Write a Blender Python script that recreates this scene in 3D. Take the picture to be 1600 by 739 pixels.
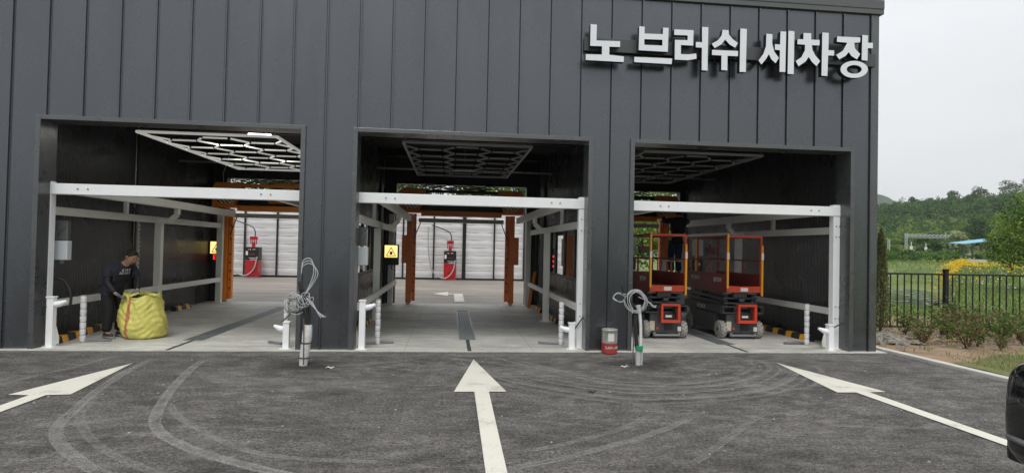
import bpy, bmesh, math, random
import numpy as np
from mathutils import Vector, Matrix, Euler
R = math.radians
for o in list(bpy.data.objects): bpy.data.objects.remove(o)
S = bpy.context.scene
COL = S.collection
rng = np.random.default_rng(7); random.seed(7)

# ------------------------------------------------------------------ camera, sky, sun, exposure
CY = -9.2175; YAW, PIT, ROL, FPX = R(5.938), R(1.081), R(1.219), 929.28
cd = bpy.data.cameras.new('camera'); cam = bpy.data.objects.new('camera', cd); COL.objects.link(cam); S.camera = cam
Fv = Vector((math.sin(YAW)*math.cos(PIT), math.cos(YAW)*math.cos(PIT), math.sin(PIT)))
R0 = Vector((math.cos(YAW), -math.sin(YAW), 0)); U0 = R0.cross(Fv)
Rv = math.cos(ROL)*R0 + math.sin(ROL)*U0; Uv = -math.sin(ROL)*R0 + math.cos(ROL)*U0
m = Matrix((Rv, Uv, -Fv)).transposed().to_4x4(); m.translation = Vector((0, CY, 1.6)); cam.matrix_world = m
cd.sensor_fit = 'HORIZONTAL'; cd.sensor_width = 36; cd.lens = FPX/1600*36; cd.clip_start = .05; cd.clip_end = 6000

W = bpy.data.worlds.new('World'); S.world = W; W.use_nodes = True
nt = W.node_tree; N = nt.nodes; L = nt.links; bg = N['Background']; bg.inputs[1].default_value = .1
sky = N.new('ShaderNodeTexSky'); sky.sky_type = 'NISHITA'; sky.sun_disc = False
sky.sun_elevation = R(58); sky.sun_rotation = R(170); sky.air_density = 1; sky.dust_density = 4
tc = N.new('ShaderNodeTexCoord'); sep = N.new('ShaderNodeSeparateXYZ'); L.new(tc.outputs['Generated'], sep.inputs[0])
ramp = N.new('ShaderNodeValToRGB'); L.new(sep.outputs['Z'], ramp.inputs[0])   # overcast sky: brighter towards the zenith
ce = ramp.color_ramp.elements
ce[0].position = 0; ce[0].color = (.66, .67, .68, 1); ce[1].position = .9; ce[1].color = (1.15, 1.15, 1.15, 1)
e = ce.new(.3); e.color = (.72, .74, .755, 1)
cn = N.new('ShaderNodeTexNoise'); cn.inputs['Scale'].default_value = 1.6; cn.inputs['Detail'].default_value = 5
mp = N.new('ShaderNodeMapping'); mp.inputs['Scale'].default_value = (1, 1, 3.5); L.new(tc.outputs['Generated'], mp.inputs[0]); L.new(mp.outputs[0], cn.inputs[0])
mr = N.new('ShaderNodeMapRange'); mr.inputs[1].default_value = .3; mr.inputs[2].default_value = .7; mr.inputs[3].default_value = 9.6; mr.inputs[4].default_value = 11.0
L.new(cn.outputs[0], mr.inputs[0])
vm = N.new('ShaderNodeVectorMath'); vm.operation = 'SCALE'; L.new(ramp.outputs[0], vm.inputs[0]); L.new(mr.outputs[0], vm.inputs['Scale'])
mx = N.new('ShaderNodeMix'); mx.data_type = 'RGBA'; mx.inputs['Factor'].default_value = .93
L.new(sky.outputs[0], mx.inputs['A']); L.new(vm.outputs[0], mx.inputs['B']); L.new(mx.outputs['Result'], bg.inputs[0])

sd = bpy.data.lights.new('sun', 'SUN'); sd.energy = 1.0; sd.angle = R(14); sd.color = (1, .97, .92)
sun = bpy.data.objects.new('sun', sd); COL.objects.link(sun); sun.rotation_euler = (R(32), 0, R(-10)); sun.location = (0, -20, 30)
S.view_settings.view_transform = 'Standard'; S.view_settings.look = 'None'; S.view_settings.exposure = .3; S.view_settings.gamma = 1
S.view_settings.use_curve_mapping = False

# ------------------------------------------------------------------ helpers
def mat(name, col, rough=.6, metal=0, var=.0, vscale=4, bump=0, bscale=60, coat=0, emit=None, es=0, spec=.5, stretch=None, alpha=None):
    m = bpy.data.materials.new(name); m.use_nodes = True; t = m.node_tree; n = t.nodes; l = t.links; b = n['Principled BSDF']
    b.inputs['Base Color'].default_value = (*col, 1); b.inputs['Roughness'].default_value = rough; b.inputs['Metallic'].default_value = metal
    b.inputs['Coat Weight'].default_value = coat; b.inputs['Specular IOR Level'].default_value = spec
    if emit: b.inputs['Emission Color'].default_value = (*emit, 1); b.inputs['Emission Strength'].default_value = es
    if var or bump:
        c = n.new('ShaderNodeTexCoord'); mp = n.new('ShaderNodeMapping'); l.new(c.outputs['Object'], mp.inputs[0])
        if stretch: mp.inputs['Scale'].default_value = stretch
    if var:
        x = n.new('ShaderNodeTexNoise'); x.inputs['Scale'].default_value = vscale; x.inputs['Detail'].default_value = 6; x.inputs['Roughness'].default_value = .65
        l.new(mp.outputs[0], x.inputs[0])
        r = n.new('ShaderNodeMapRange'); r.inputs[1].default_value = .3; r.inputs[2].default_value = .7
        r.inputs[3].default_value = 1-var; r.inputs[4].default_value = 1+var; l.new(x.outputs[0], r.inputs[0])
        v = n.new('ShaderNodeVectorMath'); v.operation = 'SCALE'; v.inputs[0].default_value = col; l.new(r.outputs[0], v.inputs['Scale'])
        l.new(v.outputs[0], b.inputs['Base Color'])
        q = n.new('ShaderNodeMapRange'); q.inputs[1].default_value = .3; q.inputs[2].default_value = .7
        q.inputs[3].default_value = max(.05, rough-.1); q.inputs[4].default_value = min(1, rough+.1); l.new(x.outputs[0], q.inputs[0]); l.new(q.outputs[0], b.inputs['Roughness'])
    if bump:
        y = n.new('ShaderNodeTexNoise'); y.inputs['Scale'].default_value = bscale; y.inputs['Detail'].default_value = 4; l.new(mp.outputs[0], y.inputs[0])
        u = n.new('ShaderNodeBump'); u.inputs['Strength'].default_value = bump; u.inputs['Distance'].default_value = .02; l.new(y.outputs[0], u.inputs['Height']); l.new(u.outputs[0], b.inputs['Normal'])
    return m

class MB:
    def __init__(s): s.v = []; s.f = []; s.mi = []; s.k = 0
    def add(s, v, f):
        n = len(s.v); s.v += [tuple(map(float, p)) for p in v]; s.f += [tuple(i+n for i in q) for q in f]; s.mi += [s.k]*len(f); return s
    def box(s, x0, x1, y0, y1, z0, z1):
        return s.add([(x0,y0,z0),(x1,y0,z0),(x1,y1,z0),(x0,y1,z0),(x0,y0,z1),(x1,y0,z1),(x1,y1,z1),(x0,y1,z1)],
              [(0,3,2,1),(4,5,6,7),(0,1,5,4),(1,2,6,5),(2,3,7,6),(3,0,4,7)])
    def bar(s, a, b, w, h=None, up=(0,0,1)):     # rectangular bar from a to b
        h = h or w; a = Vector(a); b = Vector(b); d = (b-a).normalized(); u = Vector(up)
        if abs(d.dot(u)) > .98: u = Vector((0,1,0))
        x = d.cross(u).normalized(); u = x.cross(d).normalized(); v = []
        for p in (a, b):
            for i, j in ((-1,-1),(1,-1),(1,1),(-1,1)): v.append(p + x*i*w/2 + u*j*h/2)
        return s.add(v, [(0,1,2,3),(7,6,5,4),(0,4,5,1),(1,5,6,2),(2,6,7,3),(3,7,4,0)])
    def tube(s, pts, r, n=8, closed=False, caps=True):
        P = [Vector(p) for p in pts]; rr = r if hasattr(r, '__len__') else [r]*len(P)
        T = []
        for i in range(len(P)):
            a = P[i-1] if (i or closed) else P[i]; b = P[(i+1) % len(P)] if (i < len(P)-1 or closed) else P[i]
            T.append((b-a).normalized())
        u = T[0].orthogonal().normalized(); v = []; f = []
        for i, p in enumerate(P):
            u = (u - T[i]*u.dot(T[i])); u = u.normalized() if u.length > 1e-6 else T[i].orthogonal().normalized(); w = T[i].cross(u)
            for k in range(n):
                a = 2*math.pi*k/n; v.append(p + (u*math.cos(a)+w*math.sin(a))*rr[i])
        m = len(P)
        for i in range(m if closed else m-1):
            for k in range(n):
                a, b = i*n+k, i*n+(k+1) % n; c, d = ((i+1) % m)*n+(k+1) % n, ((i+1) % m)*n+k
                f.append((a, b, c, d))
        if caps and not closed: f += [tuple(range(n-1, -1, -1)), tuple(range((m-1)*n, m*n))]
        return s.add(v, f)
    def lathe(s, prof, c=(0,0,0), n=24):         # prof = [(r, z)]
        v = []; f = []
        for r, z in prof:
            for k in range(n):
                a = 2*math.pi*k/n; v.append((c[0]+r*math.cos(a), c[1]+r*math.sin(a), c[2]+z))
        for i in range(len(prof)-1):
            for k in range(n): f.append((i*n+k, i*n+(k+1)%n, (i+1)*n+(k+1)%n, (i+1)*n+k))
        if prof[0][0] > 1e-5: f.append(tuple(range(n-1,-1,-1)))
        if prof[-1][0] > 1e-5: f.append(tuple(range((len(prof)-1)*n, len(prof)*n)))
        return s.add(v, f)
    def prism(s, poly, fn0, fn1):                # poly in 2D, fn maps (a,b)->3D for the two ends
        n = len(poly); v = [fn0(*p) for p in poly] + [fn1(*p) for p in poly]
        return s.add(v, [tuple(range(n)), tuple(range(2*n-1, n-1, -1))] + [(i, i+n, (i+1)%n+n, (i+1)%n) for i in range(n)])
    def wheel(s, c, r, w, n=28, ax='x'):         # solid tyre with rounded shoulders
        prof = [(.0,-w/2),(r*.6,-w/2),(r*.93,-w/2),(r,-w*.34),(r,w*.34),(r*.93,w/2),(r*.6,w/2),(0,w/2)]
        v = []; f = []
        for q, z in prof:
            for k in range(n):
                a = 2*math.pi*k/n; p = (z, q*math.cos(a), q*math.sin(a)) if ax == 'x' else (q*math.cos(a), z, q*math.sin(a))
                v.append((c[0]+p[0], c[1]+p[1], c[2]+p[2]))
        for i in range(len(prof)-1):
            for k in range(n): f.append((i*n+k, i*n+(k+1)%n, (i+1)*n+(k+1)%n, (i+1)*n+k))
        return s.add(v, f)
    def build(s, name, mats, parent=None, loc=None, bevel=0, smooth=False, fix=True):
        base = Vector((0,0,0)) if parent is None else Vector(parent.get('_w', (0,0,0)))
        if parent is None and loc is not None: base = Vector(loc)
        me = bpy.data.meshes.new(name); me.from_pydata([(p[0]-base.x, p[1]-base.y, p[2]-base.z) for p in s.v], [], s.f); 
        mats = mats if isinstance(mats, (list, tuple)) else [mats]
        for q in mats: me.materials.append(q)
        if len(mats) > 1: me.polygons.foreach_set('material_index', s.mi)
        if fix:
            bm = bmesh.new(); bm.from_mesh(me); bmesh.ops.recalc_face_normals(bm, faces=bm.faces); bm.to_mesh(me); bm.free()
        if smooth:
            me.polygons.foreach_set('use_smooth', [True]*len(me.polygons))
            try: me.set_sharp_from_angle(angle=R(40))
            except Exception: pass
        me.update()
        o = bpy.data.objects.new(name, me); COL.objects.link(o)
        if parent is not None: o.parent = parent; W_[o.name] = tuple(base)
        else: o.location = base; W_[o.name] = tuple(base)
        o['_w'] = tuple(base)
        if bevel:
            b = o.modifiers.new('bevel', 'BEVEL'); b.width = bevel; b.segments = 2; b.limit_method = 'ANGLE'; b.angle_limit = R(40)
        return o
W_ = {}
def tag(o, label=None, cat=None, group=None, kind=None):
    if label: o['label'] = label
    if cat: o['category'] = cat
    if group: o['group'] = group
    if kind: o['kind'] = kind
    return o
def thing(name, label, cat, loc=(0,0,0), group=None):
    o = bpy.data.objects.new(name, None); COL.objects.link(o); o.location = loc; o['_w'] = tuple(float(q) for q in loc); o.empty_display_size = .2
    return tag(o, label, cat, group)
def struct(o): o['kind'] = 'structure'; return o
def kids(o): return [c for c in bpy.data.objects if c.parent == o]
def dup(o, loc=None, label=None, rz=None, parent=None):
    c = o.copy(); COL.objects.link(c); c.parent = parent
    if loc is not None: c.location = loc
    if rz is not None: c.rotation_euler = (0, 0, rz)
    if label: c['label'] = label
    for k in kids(o): dup(k, parent=c)
    return c
def text_part(name, s, m, parent, size, M, thick=.001, xs=1.0):
    cu = bpy.data.curves.new(name, 'FONT'); cu.body = s; cu.size = size; cu.extrude = thick; cu.align_x = 'CENTER'; cu.align_y = 'CENTER'
    t = bpy.data.objects.new(name, cu); COL.objects.link(t)
    me = bpy.data.meshes.new_from_object(t); bpy.data.objects.remove(t)
    me.materials.clear(); me.materials.append(m)
    base = Vector(parent.get('_w', (0,0,0)))
    me.transform(Matrix.Translation(-base) @ M @ Matrix.Diagonal((xs,1,1,1)))
    o = bpy.data.objects.new(name, me); COL.objects.link(o); o.parent = parent; o['_w'] = tuple(base); return o
FRONT = lambda x, y, z: Matrix.Translation((x, y, z)) @ Matrix.Rotation(R(90), 4, 'X')                    # reads from -Y
LEFTF = lambda x, y, z: Matrix.Translation((x, y, z)) @ Matrix.Rotation(R(-90), 4, 'Z') @ Matrix.Rotation(R(90), 4, 'X')  # reads from -X
def at(px, d):      # azimuth of the photograph and depth along the view -> ground position
    x = (px-800)/FPX*d; return (math.cos(YAW)*x + math.sin(YAW)*d, CY + math.cos(YAW)*d - math.sin(YAW)*x)
def sm(a, b, x):
    t = np.clip((np.asarray(x, float)-a)/(b-a), 0, 1); return t*t*(3-2*t)
# ------------------------------------------------------------------ materials
M_clad = mat('charcoal standing seam', (.122,.130,.142), .27, .8, var=.07, vscale=1.3, bump=.10, bscale=2.2, stretch=(1,1,.35))
M_seam_shade = mat('painted seam shade', (.012,.012,.013), .6)
M_trim = mat('dark grey flashing', (.13,.135,.14), .3, .6, var=.08, vscale=2)
M_cope = mat('coping metal', (.10,.105,.11), .4, .1, var=.05)
M_slab = None
M_white = mat('white powder coat', (.87,.89,.90), .35, 0, var=.04, vscale=3)
M_galv = mat('light grey steel', (.82,.82,.77), .42, 0, var=.06, vscale=3)
M_orange = mat('orange paint', (.74,.20,.045), .42, 0, var=.12, vscale=5)
M_orange2 = mat('orange bright', (.86,.27,.035), .4, 0, var=.08)  # light on left gantry and hose painted into this orange; plank's own colour
M_black = mat('black paint', (.012,.012,.013), .4, 0, var=.2, vscale=6)
M_rub = mat('black rubber', (.018,.018,.018), .6, var=.2, vscale=10)
M_steel = mat('bare steel', (.32,.33,.34), .35, .8, var=.15, vscale=8)
M_dk = mat('dark interior panel', (.022,.023,.025), .3, 0, var=.15, vscale=2)
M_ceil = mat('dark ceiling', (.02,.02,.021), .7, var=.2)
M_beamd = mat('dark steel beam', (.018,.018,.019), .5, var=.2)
M_red = mat('red machine paint', (.40,.012,.018), .3, var=.06)
M_lift = mat('red orange lift paint', (.58,.06,.025), .42, var=.18, vscale=7)
M_liftb = mat('dark grey lift paint', (.055,.058,.062), .45, var=.25, vscale=8)
M_maroon = mat('maroon deck panel', (.19,.028,.022), .45, var=.2, vscale=6)
M_yel = mat('yellow paint', (.78,.36,.02), .45, var=.1, vscale=9)
M_tyre = mat('grey non marking tyre', (.33,.32,.29), .75, var=.3, vscale=12, bump=.3, bscale=30)
M_rim = mat('worn rim', (.36,.34,.30), .5, var=.25, vscale=12)
M_paper = mat('white label', (.72,.72,.68), .6, var=.1, vscale=14)
M_let = mat('sign letter face', (.76,.79,.84), .35, var=.02)
M_letside = mat('sign letter side', (.015,.015,.018), .4)
M_paint = mat('road paint', (.66,.65,.57), .7, bump=.3, bscale=90)
def wear(m):
    t = m.node_tree; n = t.nodes; l = t.links; b = n['Principled BSDF']; c = n.new('ShaderNodeTexCoord')
    x = n.new('ShaderNodeTexNoise'); x.inputs['Scale'].default_value = 60; x.inputs['Detail'].default_value = 4; x.inputs['Roughness'].default_value = .8; l.new(c.outputs['Generated'], x.inputs[0]); l.new(c.outputs['Object'], x.inputs[0])
    y = n.new('ShaderNodeTexNoise'); y.inputs['Scale'].default_value = 2.2; y.inputs['Detail'].default_value = 6; l.new(c.outputs['Object'], y.inputs[0])
    a = n.new('ShaderNodeMath'); a.operation = 'ADD'; l.new(x.outputs[0], a.inputs[0]); l.new(y.outputs[0], a.inputs[1])
    r = n.new('ShaderNodeMapRange'); r.inputs[1].default_value = 1.04; r.inputs[2].default_value = 1.28; r.inputs[3].default_value = 0; r.inputs[4].default_value = .65; l.new(a.outputs[0], r.inputs[0])
    mx = n.new('ShaderNodeMix'); mx.data_type = 'RGBA'; mx.inputs['A'].default_value = (.68,.67,.59,1); mx.inputs['B'].default_value = (.20,.19,.18,1); l.new(r.outputs[0], mx.inputs['Factor']); l.new(mx.outputs['Result'], b.inputs['Base Color'])
wear(M_paint)
M_glass = mat('window glass', (.9,.95,.95), .03)
b = M_glass.node_tree.nodes['Principled BSDF']; b.inputs['Transmission Weight'].default_value = 1; b.inputs['IOR'].default_value = 1.05

# corrugated dark wall material: fine vertical ribs
def ribs(m, dist, axis='Y', strength=.6):
    t = m.node_tree; n = t.nodes; l = t.links; b = n['Principled BSDF']
    c = n.new('ShaderNodeTexCoord'); w = n.new('ShaderNodeTexWave'); w.wave_type = 'BANDS'; w.bands_direction = axis; w.wave_profile = 'SIN'
    w.inputs['Scale'].default_value = 2*math.pi/20/dist*1.0; w.inputs['Distortion'].default_value = 0
    l.new(c.outputs['Object'], w.inputs[0]); u = n.new('ShaderNodeBump'); u.inputs['Strength'].default_value = strength; u.inputs['Distance'].default_value = .01
    l.new(w.outputs[1], u.inputs['Height']); l.new(u.outputs[0], b.inputs['Normal'])
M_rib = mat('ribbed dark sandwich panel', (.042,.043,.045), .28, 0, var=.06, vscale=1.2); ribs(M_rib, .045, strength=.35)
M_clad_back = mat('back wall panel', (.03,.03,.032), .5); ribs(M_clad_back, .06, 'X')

def asphalt():
    m = bpy.data.materials.new('asphalt'); m.use_nodes = True; t = m.node_tree; n = t.nodes; l = t.links; b = n['Principled BSDF']
    c = n.new('ShaderNodeTexCoord')
    def noise(s, d=4, r=.6, st=None):
        x = n.new('ShaderNodeTexNoise'); x.inputs['Scale'].default_value = s; x.inputs['Detail'].default_value = d; x.inputs['Roughness'].default_value = r
        if st:
            p = n.new('ShaderNodeMapping'); p.inputs['Scale'].default_value = st; l.new(c.outputs['Object'], p.inputs[0]); l.new(p.outputs[0], x.inputs[0])
        else: l.new(c.outputs['Object'], x.inputs[0])
        return x.outputs[0]
    def mr(x, a, b_, c_, d_):
        r = n.new('ShaderNodeMapRange'); r.inputs[1].default_value = a; r.inputs[2].default_value = b_; r.inputs[3].default_value = c_; r.inputs[4].default_value = d_; l.new(x, r.inputs[0]); return r.outputs[0]
    def mul(a, b_, op='MULTIPLY'):
        x = n.new('ShaderNodeMath'); x.operation = op; l.new(a, x.inputs[0])
        if isinstance(b_, (int, float)): x.inputs[1].default_value = b_
        else: l.new(b_, x.inputs[1])
        return x.outputs[0]
    grit = noise(120, 3, .85); grit2 = noise(34, 4, .85); blot = noise(1.3, 9, .74, (.8, 1.2, 1)); blot2 = noise(4.5, 9, .8, (.75, 1.3, 1)); big = noise(.35, 3)
    grit3 = noise(20, 5, .85, (.85, 1.2, 1)); g = mul(mul(mr(grit, .36, .64, .1, 1.95), mr(grit2, .38, .62, .3, 1.7)), mr(grit3, .32, .68, .65, 1.35))
    base = mul(g, mr(blot, .32, .68, .04, .13))
    dust = mul(mul(mr(blot2, .47, .68, 0, .17), mr(big, .35, .65, .3, 1)), mr(grit, .4, .6, .1, 1.9))
    v = mul(base, dust, 'ADD')
    # damp dark rings round the two cable stubs
    for (sx, sy, rx, ry) in ((-1.86,-1.17,.62,.42), (2.66,-1.1,.62,.48)):
        p = n.new('ShaderNodeMapping'); p.vector_type = 'POINT'; p.inputs['Location'].default_value = (-sx/rx, -sy/ry, 0); p.inputs['Scale'].default_value = (1/rx, 1/ry, 1)
        l.new(c.outputs['Object'], p.inputs[0]); q = n.new('ShaderNodeVectorMath'); q.operation = 'LENGTH'; l.new(p.outputs[0], q.inputs[0])
        w = mul(q.outputs['Value'], mr(blot2, .3, .7, -.2, .2), 'ADD'); v = mul(v, mr(w, .35, 1.1, .42, 1))
    cb = n.new('ShaderNodeCombineColor'); l.new(mul(v, 1.045), cb.inputs[0]); l.new(v, cb.inputs[1]); l.new(mul(v, .94), cb.inputs[2])
    l.new(cb.outputs[0], b.inputs['Base Color']); b.inputs['Roughness'].default_value = .85; b.inputs['Specular IOR Level'].default_value = .3
    u = n.new('ShaderNodeBump'); u.inputs['Strength'].default_value = .7; u.inputs['Distance'].default_value = .008; l.new(grit, u.inputs['Height']); l.new(u.outputs[0], b.inputs['Normal'])
    return m
M_asph = asphalt()
def slabmat():
    m = mat('concrete slab', (.66,.65,.58), .6, bump=.12, bscale=90); t = m.node_tree; n = t.nodes; l = t.links; b = n['Principled BSDF']; c = n.new('ShaderNodeTexCoord')
    def noise(s, st, d=7, r=.7):
        p = n.new('ShaderNodeMapping'); p.inputs['Scale'].default_value = st; l.new(c.outputs['Object'], p.inputs[0]); x = n.new('ShaderNodeTexNoise'); x.inputs['Scale'].default_value = s; x.inputs['Detail'].default_value = d; x.inputs['Roughness'].default_value = r; l.new(p.outputs[0], x.inputs[0]); return x.outputs[0]
    def mr(x, a, b_, c_, d_):
        r = n.new('ShaderNodeMapRange'); r.inputs[1].default_value = a; r.inputs[2].default_value = b_; r.inputs[3].default_value = c_; r.inputs[4].default_value = d_; l.new(x, r.inputs[0]); return r.outputs[0]
    def mul(a, b_):
        x = n.new('ShaderNodeMath'); x.operation = 'MULTIPLY'; l.new(a, x.inputs[0]); l.new(b_, x.inputs[1]); return x.outputs[0]
    v = mul(mul(mr(noise(.55, (1,1.6,1)), .32, .68, .62, 1.14), mr(noise(3.5, (.6,2.2,1)), .35, .68, 1.1, .72)), mr(noise(30, (1,1,1), 3), .3, .7, .90, 1.08))
    w = n.new('ShaderNodeVectorMath'); w.operation = 'SCALE'; w.inputs[0].default_value = (.645,.64,.59); l.new(v, w.inputs['Scale']); l.new(w.outputs[0], b.inputs['Base Color'])
    return m
M_slab = slabmat()
M_back = mat('back lot paving', (.235,.21,.185), .6, var=.5, vscale=1.0, bump=.2, bscale=40, stretch=(.35,1.6,1))
M_kerb = mat('kerb concrete', (.52,.51,.47), .8, var=.12, vscale=4, bump=.2)
M_soil = mat('bare soil', (.27,.19,.12), .95, var=.35, vscale=2.2, bump=.6, bscale=25)
M_lawn = mat('patchy lawn', (.15,.16,.055), .95, var=.35, vscale=3, bump=.6, bscale=60)
M_tex_dust = None

def dustmat(name, a=.6):
    m = bpy.data.materials.new(name); m.use_nodes = True; t = m.node_tree; n = t.nodes; l = t.links; b = n['Principled BSDF']
    b.inputs['Base Color'].default_value = (.36,.36,.35,1); b.inputs['Roughness'].default_value = .95
    c = n.new('ShaderNodeTexCoord'); x = n.new('ShaderNodeTexNoise'); x.inputs['Scale'].default_value = 48; x.inputs['Detail'].default_value = 4; x.inputs['Roughness'].default_value = .8; l.new(c.outputs['Object'], x.inputs[0])
    y = n.new('ShaderNodeTexNoise'); y.inputs['Scale'].default_value = 5; y.inputs['Detail'].default_value = 7; y.inputs['Roughness'].default_value = .75; l.new(c.outputs['Object'], y.inputs[0])
    r = n.new('ShaderNodeMapRange'); r.inputs[1].default_value = .36; r.inputs[2].default_value = .54; l.new(x.outputs[0], r.inputs[0])
    r2 = n.new('ShaderNodeMapRange'); r2.inputs[1].default_value = .3; r2.inputs[2].default_value = .7; r2.inputs[3].default_value = .12; r2.inputs[4].default_value = 1; l.new(y.outputs[0], r2.inputs[0])
    uv = n.new('ShaderNodeAttribute'); uv.attribute_name = 'edge'
    k = n.new('ShaderNodeMath'); k.operation = 'MULTIPLY'; l.new(r.outputs[0], k.inputs[0]); l.new(r2.outputs[0], k.inputs[1])
    k2 = n.new('ShaderNodeMath'); k2.operation = 'MULTIPLY'; l.new(k.outputs[0], k2.inputs[0]); l.new(uv.outputs['Fac'], k2.inputs[1])
    k3 = n.new('ShaderNodeMath'); k3.operation = 'MULTIPLY'; l.new(k2.outputs[0], k3.inputs[0]); k3.inputs[1].default_value = a
    l.new(k3.outputs[0], b.inputs['Alpha']); return m

# ------------------------------------------------------------------ ground
def terr(X, Y):
    X = np.asarray(X, float); Y = np.asarray(Y, float)
    xc = math.cos(YAW)*X - math.sin(YAW)*(Y-CY); dc = math.sin(YAW)*X + math.cos(YAW)*(Y-CY)
    r = np.hypot(X, Y-CY); rr = r*.8; t = np.where(dc > 1, xc/np.maximum(dc, 1), -2)
    z = .5*sm(13, 70, rr) + .7*sm(70, 150, rr) + .6*sm(150, 220, rr)
    Ht = 28.5 + 7*sm(.6, .86, t) + 2.0*np.sin(X*.028+1)+1.5*np.sin(Y*.043)
    z = z + Ht*sm(225, 420, rr)
    v = sm(.765, .715, t)*sm(.45, .6, t)*sm(17, 36, rr)*(1-sm(62, 82, rr))
    z = z - 2.9*v + .04*np.sin(X*1.7)*np.sin(Y*1.3)*sm(12, 20, rr)
    lot = (X < 7.35) & (Y < 21)
    z = np.where(lot, -.06, z - .03)
    return z
def terrain():
    az = np.concatenate([np.arange(-180, 20, 4), np.arange(20, 60, .4), np.arange(60, 180, 4)])
    rs = np.concatenate([[0, 4, 8], np.arange(12, 30, .8), np.arange(30, 110, 2), np.arange(110, 700, 8), [900, 1300, 2000, 3500]])
    v = []; f = []
    A, Rr = np.meshgrid(np.radians(az), rs); X = np.sin(A)*Rr; Y = CY + np.cos(A)*Rr; Z = terr(X, Y)
    v = np.stack([X, Y, Z], -1).reshape(-1, 3); n = len(az)
    for i in range(len(rs)-1):
        for k in range(n): f.append((i*n+k, i*n+(k+1)%n, (i+1)*n+(k+1)%n, (i+1)*n+k))
    m = bpy.data.materials.new('meadow'); m.use_nodes = True; t = m.node_tree; nn = t.nodes; l = t.links; b = nn['Principled BSDF']
    c = nn.new('ShaderNodeTexCoord'); x = nn.new('ShaderNodeTexNoise'); x.inputs['Scale'].default_value = .22; x.inputs['Detail'].default_value = 9; x.inputs['Roughness'].default_value = .7; l.new(c.outputs['Object'], x.inputs[0])
    rp = nn.new('ShaderNodeValToRGB'); e = rp.color_ramp.elements; e[0].position = .3; e[0].color = (.055,.095,.022,1); e[1].position = .72; e[1].color = (.21,.22,.07,1)
    q = e.new(.5); q.color = (.11,.16,.04,1); l.new(x.outputs[0], rp.inputs[0]); l.new(rp.outputs[0], b.inputs['Base Color']); b.inputs['Roughness'].default_value = .95
    me = bpy.data.meshes.new('grass_field'); me.from_pydata(v.tolist(), [], f); me.materials.append(m); me.polygons.foreach_set('use_smooth', [True]*len(f)); me.update()
    o = bpy.data.objects.new('grass_field', me); COL.objects.link(o); return struct(o)
terrain()
lot = struct(MB().add([(-40,-40,0),(7.2,-40,0),(7.2,-.12,0),(-40,-.12,0)], [(0,1,2,3)]).build('asphalt_lot', M_asph, fix=False))
struct(MB().box(-11.5, 7.18, -.12, 7.42, -.05, .012).build('concrete_floor', M_slab))
struct(MB().add([(-30,7.42,0),(9.6,7.42,0),(9.6,21.5,0),(-30,21.5,0)], [(0,1,2,3)]).build('back_lot_paving', M_back, fix=False))
struct(MB().box(7.2, 7.34, -40, .6, -.05, .05).build('kerb', M_kerb, bevel=.01))
# soil bed by the building, with uneven surface
def bed(name, x0, x1, y0, y1, z, m, amp, seed, nx=60, ny=60, mask=None):
    g = np.random.default_rng(seed); ph = g.uniform(0, 6, 8)
    xs = np.linspace(x0, x1, nx); ys = np.linspace(y0, y1, ny); v = []; f = []
    for y in ys:
        for x in xs:
            h = z + amp*(math.sin(3.1*x+ph[0])*math.sin(2.7*y+ph[1])*.5 + math.sin(8*x+ph[2]+2*y)*math.sin(7*y+ph[3])*.3) + g.normal(0, amp*.12)
            v.append((x, y, h))
    for j in range(ny-1):
        for i in range(nx-1):
            f.append((j*nx+i, j*nx+i+1, (j+1)*nx+i+1, (j+1)*nx+i))
    if mask:
        f = [q for q in f if mask(*[sum(v[i][c] for i in q)/4 for c in (0,1)])]
    mb = MB(); mb.add(v, f); return struct(mb.build(name, m, smooth=True, fix=False))
bed('soil', 7.34, 22, -8, 5.2, .025, M_soil, .018, 3, 120, 90)
bed('lawn', 7.34, 14, -8, -.3, .056, M_lawn, .008, 5, 110, 110, mask=lambda x, y: y < -.95+.25*math.sin(x*2.3)+.35*(x-7.3)*.35 or False)

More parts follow.
